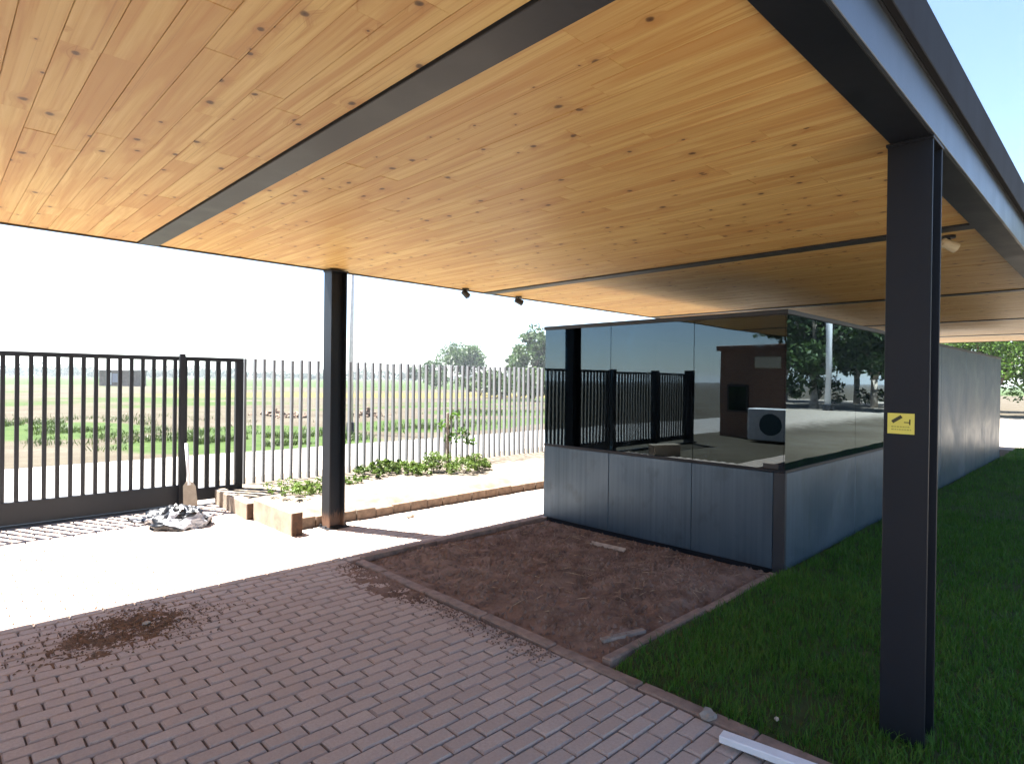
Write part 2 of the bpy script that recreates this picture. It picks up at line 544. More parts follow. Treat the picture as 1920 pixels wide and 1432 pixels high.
pale = ((GY < -4.5) & (GX > -30) & (GX < 60)).astype(float) * 0.0
pale = np.maximum(pale, np.clip((-GY - 0.5) / 9.0, 0, 0.62) * ((GX > 8) & (GX < 70)))
pale = np.maximum(pale, ((GX > 19.5) & (GX < 40) & (GY < 8.0) & (GY > -1.0)).astype(float))
pale = np.maximum(pale, ((GX > -0.9) & (GX < 18) & (GY > 4) & (GY < 9.5)).astype(float))
n = len(axis)
ii, jj = np.meshgrid(np.arange(n - 1), np.arange(n - 1), indexing='ij')
q = np.stack([ii * n + jj, (ii + 1) * n + jj, (ii + 1) * n + jj + 1, ii * n + jj + 1], -1).reshape(-1)
ground = np_mesh('ground', np.stack([GX, GY, GZ], 1), q, np.full((n - 1) ** 2, 4), M['ground'], attrs={'green': green, 'yellow': yellow, 'pale': pale}, smooth=True)
tag(ground, kind='structure')


def heightfield(name, x0, x1, y0, y1, step, fn, mat, parent=None):
    nx, ny = max(2, int((x1 - x0) / step) + 1), max(2, int((y1 - y0) / step) + 1)
    X, Y = np.meshgrid(np.linspace(x0, x1, nx), np.linspace(y0, y1, ny), indexing='ij')
    Z = np.array([fn(x, y) for x, y in zip(X.ravel(), Y.ravel())])
    a, b = np.meshgrid(np.arange(nx - 1), np.arange(ny - 1), indexing='ij')
    qq = np.stack([a * ny + b, (a + 1) * ny + b, (a + 1) * ny + b + 1, a * ny + b + 1], -1).reshape(-1)
    return np_mesh(name, np.stack([X.ravel(), Y.ravel(), Z], 1), qq, np.full((nx - 1) * (ny - 1), 4), mat, parent, smooth=True)


def nz(x, y, s, k=0.0): return noise.noise(Vector((x * s, y * s, k)))


road = heightfield('road', -60, 70, 9.2, 13.6, 0.55, lambda x, y: -0.008 + 0.012 * nz(x, y, 0.6) - (0.05 if y > 13.4 or y < 9.3 else 0), M['road'])
tag(road, kind='structure')
apron = heightfield('gate_apron', -1.0, 2.95, 8.0, 9.25, 0.4, lambda x, y: -0.004, M['concrete'])
tag(apron, kind='structure')

# paved drive: clay pavers in running bond, courses along X
PX1, LAWN_Y = 2.66, 2.0
drive = heightfield('paved_drive', -6.5, 2.66, -2.2, 8.0, 0.1, lambda x, y: -0.016 if (x > -1.25 or y < 5.35) else -0.09, M['sand'])
tag(drive, kind='structure')
forecourt = heightfield('forecourt', 2.665, 10.4, 4.74, 6.06, 0.6, lambda x, y: -0.016, M['sand'])
tag(forecourt, kind='structure')


def brick_shape(L, Wd, rnd, c=0.007):
    g = 0.0045
    hx, hy = L / 2 - g, Wd / 2 - g
    vs = [(-hx, -hy, -0.03), (hx, -hy, -0.03), (hx, hy, -0.03), (-hx, hy, -0.03),
          (-hx, -hy, -c), (hx, -hy, -c), (hx, hy, -c), (-hx, hy, -c),
          (-hx + c, -hy + c, 0), (hx - c, -hy + c, 0), (hx - c, hy - c, 0), (-hx + c, hy - c, 0)]
    fs = [(0, 1, 5, 4), (1, 2, 6, 5), (2, 3, 7, 6), (3, 0, 4, 7), (4, 5, 9, 8), (5, 6, 10, 9), (6, 7, 11, 10), (7, 4, 8, 11), (8, 9, 10, 11)]
    return vs, fs


BL, BW = 0.187, 0.0935      # paver length and course height


def lay(x0, x1, y0, y1):
    """brick centres and lengths, running bond"""
    out = []
    k = 0
    y = y0 + BW / 2
    while y < y1 - 0.02:
        x = x0 - (BL / 2 if k % 2 else 0.0) + random.uniform(-0.006, 0.006)
        while x < x1 - 0.02:
            a, b = max(x, x0), min(x + BL, x1)
            if b - a > 0.03: out.append(((a + b) / 2, y, b - a))
            x += BL
        y += BW
        k += 1
    return out


def in_view(x, y, z=0.0, mx=40):
    c = CAM @ np.array([x, y, z - EYE])
    if c[2] < 0.3: return None
    u, v = 960 + F * c[0] / c[2], 716 + F * c[1] / c[2]
    if -mx < u < 1920 + mx and -mx < v < 1432 + mx: return c[2]
    return None


bricks = [b for b in lay(-6.5, PX1, -2.2, 8.0) if b[0] > -1.2 or b[1] < 5.4]
scored = []
for b in bricks:
    d = in_view(b[0], b[1])
    scored.append((d if d is not None else 1e9, b))
scored.sort(key=lambda t: t[0])
single = [s for s in scored[:296] if s[0] < 1e8]
rest = [b for d, b in scored[len(single):]]
bmesh_pool = []
for k in range(14):
    r = k / 13.0
    vs, fs = brick_shape(BL, BW, r, 0.006 + 0.003 * random.random())
    vs = [(x + random.uniform(-.0012, .0012), y + random.uniform(-.0012, .0012), z + (random.uniform(-.0012, .0012) if z >= -0.01 else 0)) for x, y, z in vs]
    me = bpy.data.meshes.new('brick')
    me.from_pydata(vs, [], fs)
    a = me.attributes.new('rnd', 'FLOAT', 'POINT')
    a.data.foreach_set('value', np.full(len(vs), r, np.float32))
    me.materials.append(M['paver'])
    bmesh_pool.append(me)
for d, (x, y, L) in single:
    o = bpy.data.objects.new('brick', random.choice(bmesh_pool))
    COL.objects.link(o)
    o.parent = drive
    o.location = (x, y, random.uniform(-0.0025, 0.0015))
    o.rotation_euler = (random.gauss(0, 0.008), random.gauss(0, 0.006), random.gauss(0, 0.008))
    o.scale = (L / BL, 1, 1)


def joined_bricks(name, lst, parent, mat):
    mb = MB()
    for (x, y, L) in lst:
        vs, fs = brick_shape(L, BW, 0.5)
        dz, t1, t2 = random.uniform(-0.0025, 0.0015), random.gauss(0, 0.008), random.gauss(0, 0.006)
        mb.add([(x + vx, y + vy, vz + dz + vy * t1 + vx * t2) for vx, vy, vz in vs], fs, random.random())
    o = mb.build(name, mat, parent)
    tag(o, kind='stuff')
    return o


joined_bricks('bricks', rest, drive, M['paver'])
joined_bricks('bricks', lay(2.67, 10.4, 4.74, 6.06), forecourt, M['paver'])

# soil bed in front of the booth
def soil_h(x, y):
    e = min((x - 2.78) / 0.25, (5.15 - x) / 0.2, (y - 2.02) / 0.2, (4.7 - y) / 0.2)
    e = max(0.0, min(1.0, e))
    h = 0.018 + 0.034 * nz(x, y, 1.6, 1) + 0.034 * nz(x, y, 4.5, 2) + 0.022 * abs(nz(x, y, 11, 3)) + 0.012 * nz(x, y, 27, 4)
    return -0.02 + e * (h + 0.02)


soil = heightfield('soil_bed', 2.76, 5.16, 2.0, 4.70, 0.016, soil_h, M['soil'])
tag(soil, kind='structure')


def chips(name, pts, lmin, lmax, wmin, wmax, mat, zf):
    V, Fc, Rn = [], [], []
    for (x, y) in pts:
        L, w = random.uniform(lmin, lmax), random.uniform(wmin, wmax)
        a = random.uniform(0, math.pi)
        dx, dy = math.cos(a) * L / 2, math.sin(a) * L / 2
        ex, ey = -math.sin(a) * w / 2, math.cos(a) * w / 2
        z = zf(x, y)
        t = random.uniform(-0.25, 0.25) * L / 2
        b = len(V)
        V += [(x - dx - ex, y - dy - ey, z - t), (x + dx - ex, y + dy - ey, z + t), (x + dx + ex, y + dy + ey, z + t), (x - dx + ex, y - dy + ey, z - t), (x, y, z + w * 0.7 + 0.002)]
        Fc += [(b, b + 1, b + 4), (b + 1, b + 2, b + 4), (b + 2, b + 3, b + 4), (b + 3, b, b + 4)]
        Rn += [random.random()] * 5
    o = np_mesh(name, V, [i for f in Fc for i in f], [3] * len(Fc), mat, None, Rn)
    tag(o, kind='stuff')
    return o


pts = [(random.uniform(2.85, 5.0), random.uniform(2.1, 4.6)) for _ in range(150)]
chips('straw', pts, 0.03, 0.16, 0.002, 0.006, M['straw'], lambda x, y: soil_h(x, y) + 0.006)
pts = [(random.uniform(2.8, 5.08), random.uniform(2.05, 4.65)) for _ in range(2600)]
chips('clods', pts, 0.012, 0.04, 0.01, 0.035, M['soil'], lambda x, y: soil_h(x, y) + 0.0)

# dirt and dry litter swept onto the pavers
dcx, dcy = on_z(235, 1180)
def litter_h(x, y):
    u = ((x - dcx) * 0.8 + (y - dcy) * 0.6) / 0.62
    v = (-(x - dcx) * 0.6 + (y - dcy) * 0.8) / 0.36
    e = 1 - u * u - v * v
    return -0.026 + 0.036 * max(-1, min(0.75, e)) + 0.014 * nz(x, y, 7, 8) + 0.014 * nz(x, y, 22, 9) + 0.010 * nz(x, y, 60, 3)


lit = heightfield('dirt', dcx - 0.8, dcx + 0.8, dcy - 0.8, dcy + 0.62, 0.014, litter_h, M['brown_dirt'])
tag(lit, kind='stuff')
pts = [(dcx + random.gauss(0, 0.30), dcy + random.gauss(0, 0.22)) for _ in range(200)]
for nm, k, sd in (('dirt_crumbs', 1500, 1.0),):
    cp_ = [(dcx + random.gauss(0, 0.25) * sd, dcy + random.gauss(0, 0.17) * sd) for _ in range(k)]
    cp_ = [p for p in cp_ if p[1] < 4.86]
    chips(nm, cp_, 0.003, 0.013, 0.003, 0.010, M['brown_dirt'], lambda x, y: max(0.001, litter_h(x, y)))
chips('dry_leaves', pts, 0.008, 0.03, 0.004, 0.014, M['brown_dirt'], lambda x, y: max(0.002, litter_h(x, y)) + 0.002)
edge_pts = [(2.66 - abs(random.gauss(0, 0.10)), random.uniform(2.3, 4.7)) for _ in range(900)]
chips('soil_crumbs', edge_pts, 0.005, 0.016, 0.004, 0.012, M['soil'], lambda x, y: 0.002)


def spill_h(x, y):
    e = 1 - ((x - 2.62) / 0.34) ** 2 - ((y - 4.05) / 0.75) ** 2
    return -0.02 + 0.028 * max(-1, min(0.8, e)) + 0.011 * nz(x, y, 8, 5) + 0.011 * nz(x, y, 24, 6) + 0.008 * nz(x, y, 60, 2)


tag(heightfield('spilled_soil', 2.15, 2.9, 3.2, 4.78, 0.016, spill_h, M['soil']), kind='stuff')

# kerb stones round the soil bed
bed_kerb = empty('bed_kerb', (2.7, 3.4, 0))
tag(bed_kerb, 'dirt covered concrete edging between the paved drive and the soil and lawn', 'edging')
y = 0.55
while y < 4.66:
    L = min(0.62, 4.66 - y)
    dz = random.uniform(-0.004, 0.004)
    o = MB().cbox(2.668, 2.752, y, y + L - 0.008, -0.06, (0.017 if y > 1.9 else 0.005) + dz, 0.007, random.random()).build('kerb_stone', M['dusty_kerb'])
    centre_origin(o, (2.7, y + L / 2, 0))
    o.parent = bed_kerb
    o.location = Vector((2.7 + random.uniform(-.006, .006), y + L / 2, 0)) - Vector((2.7, 3.4, 0))
    o.rotation_euler = (0, 0, random.gauss(0, 0.006))
    y += L
sun_kerb = empty('bed_border', (4.0, 4.70, 0))
tag(sun_kerb, 'thin concrete edging along the sunny side of the soil bed, running up to the booth', 'edging')
x = 2.76
while x < 5.05:
    L = min(0.8, 5.08 - x)
    o = MB().cbox(x, x + L - 0.008, 4.672, 4.736, -0.06, 0.03 + random.uniform(-.004, .004), 0.006, 0.5).build('kerb_stone', M['dusty_kerb'], sun_kerb)
    o.location = (-4.0, -4.70, 0)
    x += L
lawn_kerb = empty('lawn_border', (4.0, 2.0, 0))
tag(lawn_kerb, 'low sandy ridge of edging between the soil bed and the lawn', 'edging')
x = 2.78
while x < 5.0:
    L = min(0.55, 5.06 - x)
    o = MB().cbox(x, x + L - 0.006, 2.02, 2.085, -0.05, 0.032 + random.uniform(-.008, .004), 0.008, 0.5, Matrix.Translation((0, random.uniform(-.012, .012), 0))).build('kerb_stone', M['dusty_kerb'], lawn_kerb)
    o.location = (-4.0, -2.0, 0)
    x += L

# lawn
def lawn_h(x, y):
    e = max(0.0, min(1.0, (x - 2.74) / 0.3))
    return -0.01 + 0.045 * e + 0.018 * nz(x, y, 0.9, 2) * e


lawn = heightfield('lawn', 2.745, 19.6, -0.7, 2.0, 0.08, lawn_h, M['lawn_soil'])
tag(lawn, kind='structure')


def blades(name, n_pts, xy, hf, h0, h1, w0, w1, mat, lean=0.45, tint=None):
    P = xy
    n_ = len(P)
    a = rng.uniform(0, 2 * np.pi, n_)
    h = rng.uniform(h0, h1, n_)
    w = rng.uniform(w0, w1, n_)
    ln = np.abs(rng.normal(0, lean, n_)) * h
    b = rng.uniform(0, 2 * np.pi, n_)
    z = np.array([hf(x, y) for x, y in P]) - 0.004
    base = np.stack([P[:, 0], P[:, 1], z], 1)
    side = np.stack([np.cos(a) * w / 2, np.sin(a) * w / 2, np.zeros(n_)], 1)
    tip = np.stack([np.cos(b) * ln, np.sin(b) * ln, h], 1)
    mid = tip * np.array([0.35, 0.35, 0.6])
    V = np.stack([base - side, base + side, base + mid + side * 0.8, base + mid - side * 0.8, base + tip], 1).reshape(-1, 3)
    k = np.arange(n_) * 5
    Fq = np.stack([k, k + 1, k + 2, k + 3, k + 3, k + 2, k + 4], 1).reshape(-1)
    sizes = np.tile([4, 3], n_)
    rv = rng.uniform(0, 1, n_) if tint is None else tint
    return np_mesh(name, V, Fq, sizes, mat, None, np.repeat(rv, 5))


pts = []
for (x0, x1, y0, y1, dens) in ((2.735, 2.80, 0.3, 1.98, 5000), (2.78, 5.1, 0.0, 1.99, 7600), (5.1, 9.0, 0.6, 1.97, 5000), (9.0, 19.5, 1.0, 1.97, 2200), (5.1, 12.0, 0.1, 0.6, 4500), (9.0, 14.0, 0.5, 1.0, 2200), (3.2, 19.5, -0.65, 0.5, 300)):
    k = int((x1 - x0) * (y1 - y0) * dens)
    pts.append(np.stack([rng.uniform(x0, x1, k), rng.uniform(y0, y1, k)], 1))
pts = np.concatenate(pts)
patch = np.array([nz(x, y, 2.2, 5) * 0.6 + nz(x, y, 7, 6) * 0.4 for x, y in pts])
keep = rng.uniform(0, 1, len(pts)) < np.clip(0.8 + patch * 1.1, 0.12, 1)
keep &= ~((pts[:, 0] > 3.055) & (pts[:, 0] < 3.245) & (pts[:, 1] > 0.598) & (pts[:, 1] < 0.772))
pts, patch = pts[keep], patch[keep]
tint = np.clip(0.42 + patch * 0.55 + rng.normal(0, 0.2, len(pts)), 0, 1)
g = blades('grass', 0, pts, lawn_h, 0.022, 0.068, 0.003, 0.0065, M['lawn'], 0.6, tint)
tag(g, kind='stuff')

# ------------------------------------------------------------------ canopy
SOF, X0, X1 = 2.75, -6.6, 20.0
NEAR, FAR = 0.69, 6.03
canopy = empty('canopy', (3.15, 3.4, 0))
tag(canopy, 'long flat roof canopy with a knotty pine board ceiling on dark steel columns', 'canopy')


def cpart(mb, name, mat, smooth=False):
    o = mb.build(name, mat, canopy, smooth)
    o.location = (-3.15, -3.4, 0)
    return o


CX0, CX1 = 3.06, 3.24
for (y0, y1, top) in ((0.60, 0.77, 2.659), (5.875, 6.045, 2.734)):
    ym = (y0 + y1) / 2
    mb = MB()
    mb.cbox(CX0, CX0 + 0.013, y0, y1, 0, top, 0.002)
    mb.cbox(CX1 - 0.013, CX1, y0, y1, 0, top, 0.002)
    mb.box(CX0 + 0.012, CX1 - 0.012, ym - 0.005, ym + 0.005, 0.002, top - 0.001)
    col_ = cpart(mb, 'column', M['steel'] if y0 < 1 else M['muddy_steel'])
    mb = MB().cbox(CX0 - 0.04, CX1 + 0.04, y0 - 0.03, y1 + 0.03, -0.03, 0.012 if y0 > 1 else -0.002, 0.002)
    o = mb.build('base_plate', M['steel'], col_)
    for bx in (CX0 - 0.024, CX1 + 0.024) if y0 > 1 else ():
        for by in (y0 + 0.03, y1 - 0.03):
            MB().tube([(bx, by, 0.012), (bx, by, 0.034)], [0.011, 0.011], 6).build('bolt', M['beam'], col_)
    MB().cbox(CX0 - 0.012, CX1 + 0.012, y0 - 0.004, y1 + 0.004, top - 0.014, top - 0.0005, 0.002).build('cap_plate', M['steel'], col_)
beams = [-6.52, -2.6, 1.40, 5.40, 9.40, 13.45, 17.45]
for bx in beams:
    cpart(MB().cbox(bx - 0.08, bx + 0.08, NEAR, FAR - 0.004, SOF - 0.012, SOF + 0.16, 0.003), 'crossbeam', M['beam'])
cpart(MB().cbox(X0, X1, 0.608, 0.76, 2.66, 2.676, 0.002), 'edge_beam', M['steel'])
cpart(MB().cbox(X0, X1, 0.592, 0.606, 2.658, 2.862, 0.002), 'beam_web', M['web'])
cpart(MB().cbox(X0 - 0.05, X1 + 0.05, 0.555, 0.582, 2.842, 3.045, 0.003), 'fascia', M['fascia'])
cpart(MB().box(X0, X1, 0.583, 0.591, 2.845, 2.857), 'overhang', M['beam'])
cpart(MB().box(X0, X1, 0.583, 0.606, 2.8625, 3.03), 'gutter', M['fascia'])
cpart(MB().cbox(X0, X1, FAR, FAR + 0.02, SOF - 0.014, SOF + 0.05, 0.002), 'edge_trim', M['trim'])
cpart(MB().cbox(X0 - 0.05, X1 + 0.05, FAR + 0.022, FAR + 0.05, SOF + 0.03, 3.0, 0.003), 'fascia', M['fascia'])
cpart(MB().cbox(X0 - 0.04, X0 - 0.01, 0.602, FAR + 0.02, SOF - 0.01, 2.99, 0.003), 'end_fascia', M['steel'])
cpart(MB().cbox(X1 + 0.01, X1 + 0.04, 0.602, FAR + 0.02, SOF - 0.01, 2.99, 0.003), 'end_fascia', M['steel'])
cpart(MB().box(X0, X1, 0.608, FAR + 0.02, 2.93, 2.98), 'roof_deck', M['roof'])

planks = []
PW = 0.122
for bi in range(len(beams)):
    xa = beams[bi] + 0.087
    xb = beams[bi + 1] - 0.087 if bi + 1 < len(beams) else X1 - 0.005
    nrow = max(1, round((xb - xa) / PW))
    w = (xb - xa) / nrow
    for k in range(nrow):
        y = NEAR + 0.002
        first = True
        while y < FAR - 0.01:
            L = random.uniform(0.4, 1.9) if first else random.uniform(0.7, 2.2)
            first = False
            y2 = min(y + L, FAR - 0.004)
            if FAR - y2 < 0.35: y2 = FAR - 0.004
            planks.append((xa + k * w, xa + (k + 1) * w, y, y2))
            y = y2
vis = []
for p in planks:
    ds = [in_view((p[0] + p[1]) / 2, p[2] + (p[3] - p[2]) * t, SOF, 0) for t in (0.02, 0.25, 0.5, 0.75, 0.98)]
    ds = [d for d in ds if d is not None]
    vis.append((-(sum(1 / d ** 2 for d in ds) * (p[3] - p[2])) if ds else 0.0, p))
vis.sort(key=lambda t: t[0])
mb_rest = MB()
for k, (s, p) in enumerate(vis):
    dz = random.uniform(-0.0012, 0.0012)
    g = 0.0007
    arg = (p[0] + g, p[1] - g, p[2] + 0.0006, p[3] - 0.0006, SOF + dz, SOF + 0.014 + dz, 0.0013, random.random())
    if k < 290 and s < 0:
        cpart(MB().cbox(*arg), 'plank', M['wood'])
    else:
        mb_rest.cbox(*arg)
tag(cpart(mb_rest, 'planks', M['wood']), kind='stuff')
cpart(MB().box(X0 + 0.02, X1 - 0.02, NEAR - 0.004, FAR - 0.002, SOF + 0.02, SOF + 0.03), 'underlay', M['black'])


# ceiling spotlights
def spotlight(x, y, aim, mat, label):
    s = empty('spotlight', (x, y, SOF))
    tag(s, label, 'spotlight', 'spotlights under the canopy')
    MB().tube([(0, 0, 0.0), (0, 0, -0.02)], [0.045, 0.045], 14).build('mount', M['black'], s)
    MB().tube([(0, 0, -0.02), (0, 0, -0.05)], [0.011, 0.011], 8).build('bracket', M['black'], s)
    a = Vector(aim).normalized()
    c = Vector((0, 0, -0.07))
    h = MB().tube([c - a * 0.055, c - a * 0.05, c + a * 0.05, c + a * 0.06], [0.02, 0.034, 0.042, 0.042], 14).build('lamp_head', mat, s)
    MB().tube([c + a * 0.0605, c + a * 0.064], [0.036, 0.030], 14).build('lens', M['cream'], h)
    return s


spotlight(4.93, 5.93, (0.4, -0.2, -0.4), M['black'], 'small black spotlight at the canopy edge, nearer the far column')
spotlight(5.88, 5.93, (0.8, -0.3, -0.3), M['black'], 'small black spotlight at the canopy edge, nearer the glass booth')
spotlight(5.66, 1.00, (0.75, -0.75, -0.45), M['cream'], 'small spotlight with a cream head beside the near steel column')

# yellow sticker on the near column
st = empty('sticker', (CX0 - 0.0015, 0.703, 1.428))
tag(st, 'square yellow warning sticker with a black pictogram on the near column', 'sticker')
MB().cbox(-0.0012, 0.0, -0.051, 0.051, -0.045, 0.045, 0.0004).build('backing', plain('yellow_vinyl', (0.62, 0.55, 0.10), 0.4, 0.06), st)
ink = plain('black_ink', (0.035, 0.032, 0.01), 0.5, 0.1)
pale_ink = plain('olive_ink', (0.33, 0.29, 0.05), 0.5, 0.1)
rot = Matrix.Translation((0, 0.016, 0.018)) @ Matrix.Rotation(R(38), 4, 'X')
pg = MB()
pg.box(-0.0021, -0.0013, -0.022, 0.022, -0.007, 0.007, 0.5, Matrix.Translation((0, 0.015, 0.019)) @ Matrix.Rotation(R(-36), 4, 'X'))
pg.box(-0.0021, -0.0013, -0.036, -0.031, -0.004, 0.020)
pg.box(-0.0021, -0.0013, -0.031, -0.012, 0.004, 0.008)
pg.build('pictogram', ink, st)
tx = MB()
for row, zz in enumerate((-0.014, -0.026)):
    yy = 0.036
    while yy > -0.034:
        w = random.uniform(0.004, 0.010)
        tx.box(-0.0019, -0.0013, yy - w, yy, zz - 0.0028, zz + 0.0028)
        yy -= w + 0.003
tx.build('print', pale_ink, st)

# ------------------------------------------------------------------ guard booth
BX0, BX1, BY0, BY1, SILL, TOP = 5.12, 16.8, 2.0, 4.72, 0.85, 2.19
booth = empty('guard_booth', (BX0, BY0, 0))
tag(booth, 'low guard booth of grey metal panels with dark reflecting glass on two sides', 'booth')


def bpart(mb, name, mat, parent=None):
    if parent is None:
        o = mb.build(name, mat, booth)
        o.location = (-BX0, -BY0, 0)
    else:
        o = mb.build(name, mat, parent)
    return o


bpart(MB().box(BX0 + 0.03, BX1 - 0.03, BY0 + 0.03, BY1 - 0.03, -0.02, 0.05), 'plinth', M['steel'])
bpart(MB().box(BX0 + 0.03, BX0 + 0.07, BY0 + 0.031, BY1 - 0.031, 0.051, SILL - 0.004), 'wall_core', M['inner'])
bpart(MB().box(BX0 + 0.071, BX1 - 0.071, BY0 + 0.03, BY0 + 0.07, 0.051, SILL - 0.004), 'wall_core', M['inner'])
ys = [BY0 + 0.095, 2.85, 3.80, BY1]
for a, b in zip(ys[:-1], ys[1:]):
    bpart(MB().cbox(BX0, BX0 + 0.028, a + 0.003, b - 0.003, 0.035, SILL - 0.005, 0.003, random.random()), 'panel', M['panel'])
xs = [BX0 + 0.012, 6.95, 9.0]
for a, b in zip(xs[:-1], xs[1:]):
    bpart(MB().cbox(a + 0.003, b - 0.003, BY0, BY0 + 0.028, 0.035, SILL - 0.005, 0.003, random.random()), 'panel', M['panel'])
xs = [9.0, 10.95, 12.9, 14.85, BX1]
for a, b in zip(xs[:-1], xs[1:]):
    bpart(MB().cbox(a + 0.006, b - 0.006, BY0, BY0 + 0.028, 0.035, TOP - 0.005, 0.003, random.random()), 'panel', M['panel'])
xs = [7.4, 9.0, 10.95, 12.9, 14.85, BX1]
for a, b in zip(xs[:-1], xs[1:]):
    bpart(MB().cbox(a + 0.003, b - 0.003, BY1 - 0.028, BY1, 0.035, TOP - 0.005, 0.003, random.random()), 'panel', M['panel'])
bpart(MB().cbox(BX0 + 0.03, 7.397, BY1 - 0.028, BY1, 0.035, SILL - 0.005, 0.003, 0.4), 'panel', M['panel'])
for a, b in ((BY0 + 0.03, 3.36), (3.36, BY1 - 0.03)):
    bpart(MB().cbox(BX1 - 0.028, BX1, a + 0.003, b - 0.003, 0.035, TOP - 0.005, 0.003, 0.5), 'panel', M['panel'])
bpart(MB().cbox(BX0 - 0.006, BX0 + 0.03, BY0 - 0.006, BY0 + 0.092, 0.0, SILL - 0.003, 0.003), 'corner_post', M['beam'])
# sill strips, glass, top rim
bpart(MB().cbox(BX0 - 0.004, BX0 + 0.075, BY0 + 0.05, BY1, SILL - 0.003, SILL + 0.022, 0.003), 'sill', M['steel'])
bpart(MB().cbox(BX0 + 0.0, 9.0, BY0 - 0.004, BY0 + 0.049, SILL - 0.003, SILL + 0.022, 0.003), 'sill', M['steel'])
bpart(MB().cbox(BX0 + 0.002, BX0 + 0.09, BY0 + 0.052, BY0 + 0.19, SILL + 0.0225, SILL + 0.07, 0.006), 'corner_bracket', M['black'])
gz0, gz1 = SILL + 0.023, TOP - 0.022
for a, b in ((BY0 + 0.016, 2.84), (2.846, 3.79), (3.796, BY1 - 0.002)):
    bpart(MB().box(BX0 + 0.004, BX0 + 0.014, a, b, gz0, gz1), 'glass_pane', M['glass'])
for a, b in ((BX0 + 0.004, 6.94), (6.946, 8.996)):
    bpart(MB().box(a, b, BY0 + 0.003, BY0 + 0.013, gz0, gz1), 'glass_pane', M['glass'])
bpart(MB().box(BX0 + 0.02, 7.39, BY1 - 0.014, BY1 - 0.004, gz0, gz1), 'glass_pane', M['glass'])
bpart(MB().cbox(BX0 + 0.02, 7.39, BY1 - 0.03, BY1 + 0.002, SILL - 0.003, SILL + 0.021, 0.003), 'sill', M['steel'])
bpart(MB().cbox(BX0 - 0.012, BX1 + 0.012, BY0 - 0.012, BY1 + 0.012, TOP - 0.02, TOP + 0.02, 0.003), 'roof', M['beam'])
bpart(MB().box(BX0 + 0.08, 9.0, BY0 + 0.08, BY1 - 0.04, 0.052, 0.07), 'floor', M['inner'])
bpart(MB().box(8.95, 8.99, BY0 + 0.08, BY1 - 0.04, 0.072, TOP - 0.022), 'partition', M['inner'])
bpart(MB().box(BX0 + 0.1, BX0 + 0.62, BY0 + 0.5, BY1 - 0.35, 0.70, 0.74), 'counter', M['grey_wood'])

# ------------------------------------------------------------------ gate, guide post, fence
GY_, GTOP = 8.1, 1.83
gate = empty('sliding_gate', (0, GY_, 0))
tag(gate, 'black steel sliding gate of upright bars with a deep solid bottom beam', 'gate')
GX0, GX1 = -0.62, 2.98
MB().cbox(GX0, 2.32, -0.03, 0.03, 0.03, 0.265, 0.003).build('bottom_beam', M['gate'], gate)
MB().cbox(2.322, GX1, -0.025, 0.025, 0.05, 0.20, 0.003).build('bottom_beam', M['gate'], gate)
MB().cbox(GX0, GX1, -0.026, 0.026, GTOP - 0.05, GTOP, 0.003).build('top_rail', M['gate'], gate)
x = GX1 - 0.05
MB().cbox(x - 0.045, x + 0.05, -0.03, 0.03, 0.201, GTOP - 0.0505, 0.003).build('stile', M['gate'], gate)
MB().cbox(GX0, GX0 + 0.08, -0.03, 0.03, 0.266, GTOP - 0.0505, 0.003).build('stile', M['gate'], gate)
x = GX1 - 0.05 - 0.127
while x > GX0 + 0.12:
    wd = 0.019 if x < 2.3 else 0.026
    MB().cbox(x - wd, x + wd, -0.0195, 0.0195, 0.266 if x < 2.3 else 0.201, GTOP - 0.0505, 0.002).build('bar', M['gate'], gate)
    x -= 0.1145 if x < 2.4 else 0.127
gp = MB().cbox(2.21, 2.27, GY_ - 0.10, GY_ - 0.04, -0.02, 1.86, 0.003).build('guide_post', M['gate'])
centre_origin(gp, (2.24, GY_ - 0.07, 0))
tag(gp, 'square steel guide post standing in front of the sliding gate', 'post')
track = MB().cbox(-4.5, 2.2, GY_ - 0.03, GY_ + 0.03, -0.02, 0.022, 0.004).build('gate_track', M['beam'])
tag(track, kind='structure')

FY = 8.36
fence = empty('bar_fence', (3.1, FY, 0.1))
tag(fence, 'tall grey fence of free standing upright flat bars with open tops', 'fence')
me = None
x = 3.1
k = 0
while x < 17.5:
    mb = MB().cbox(-0.016, 0.016, -0.030, 0.030, 0, 1.735, 0.002)
    if k == 0:
        o = mb.build('bar', M['fence'], fence)
        me = o.data
    else:
        o = bpy.data.objects.new('bar', me)
        COL.objects.link(o)
        o.parent = fence
    o.location = (x - 3.1, random.uniform(-.004, .004), random.uniform(-0.006, 0.006))
    o.rotation_euler = (random.gauss(0, 0.003), random.gauss(0, 0.003), random.gauss(0, 0.02))
    x += 0.131
    k += 1
MB().cbox(-0.05, 14.4, -0.035, 0.035, -0.03, 0.03, 0.004).build('bottom_rail', M['fence'], fence)

# raised planting bed along the fence
def bed_h(x, y):
    e = max(0.0, min(1.0, (y - 6.10) / 0.25))
    return 0.06 + 0.085 * e + 0.03 * nz(x, y, 2.0, 3) * e + 0.012 * nz(x, y, 9, 4)


pb = heightfield('planting_bed', 2.76, 18.0, 6.125, 8.9, 0.06, bed_h, M['bed_soil'])
tag(pb, kind='structure')
edge = empty('bed_edging', (6.0, 6.1, 0))
tag(edge, 'low reddish brown brick edging along the sunlit planting bed', 'edging')
x = 2.77
while x < 11.0:
    o = MB().cbox(x, x + 0.235, 6.065, 6.125, -0.04, 0.105 + random.uniform(-.012, .012), 0.006, random.random(), Matrix.Translation((0, random.uniform(-.01, .01), 0))).build('brick', M['brick_edge'], edge)
    o.location = (-6.0, -6.1, 0)
    x += 0.243


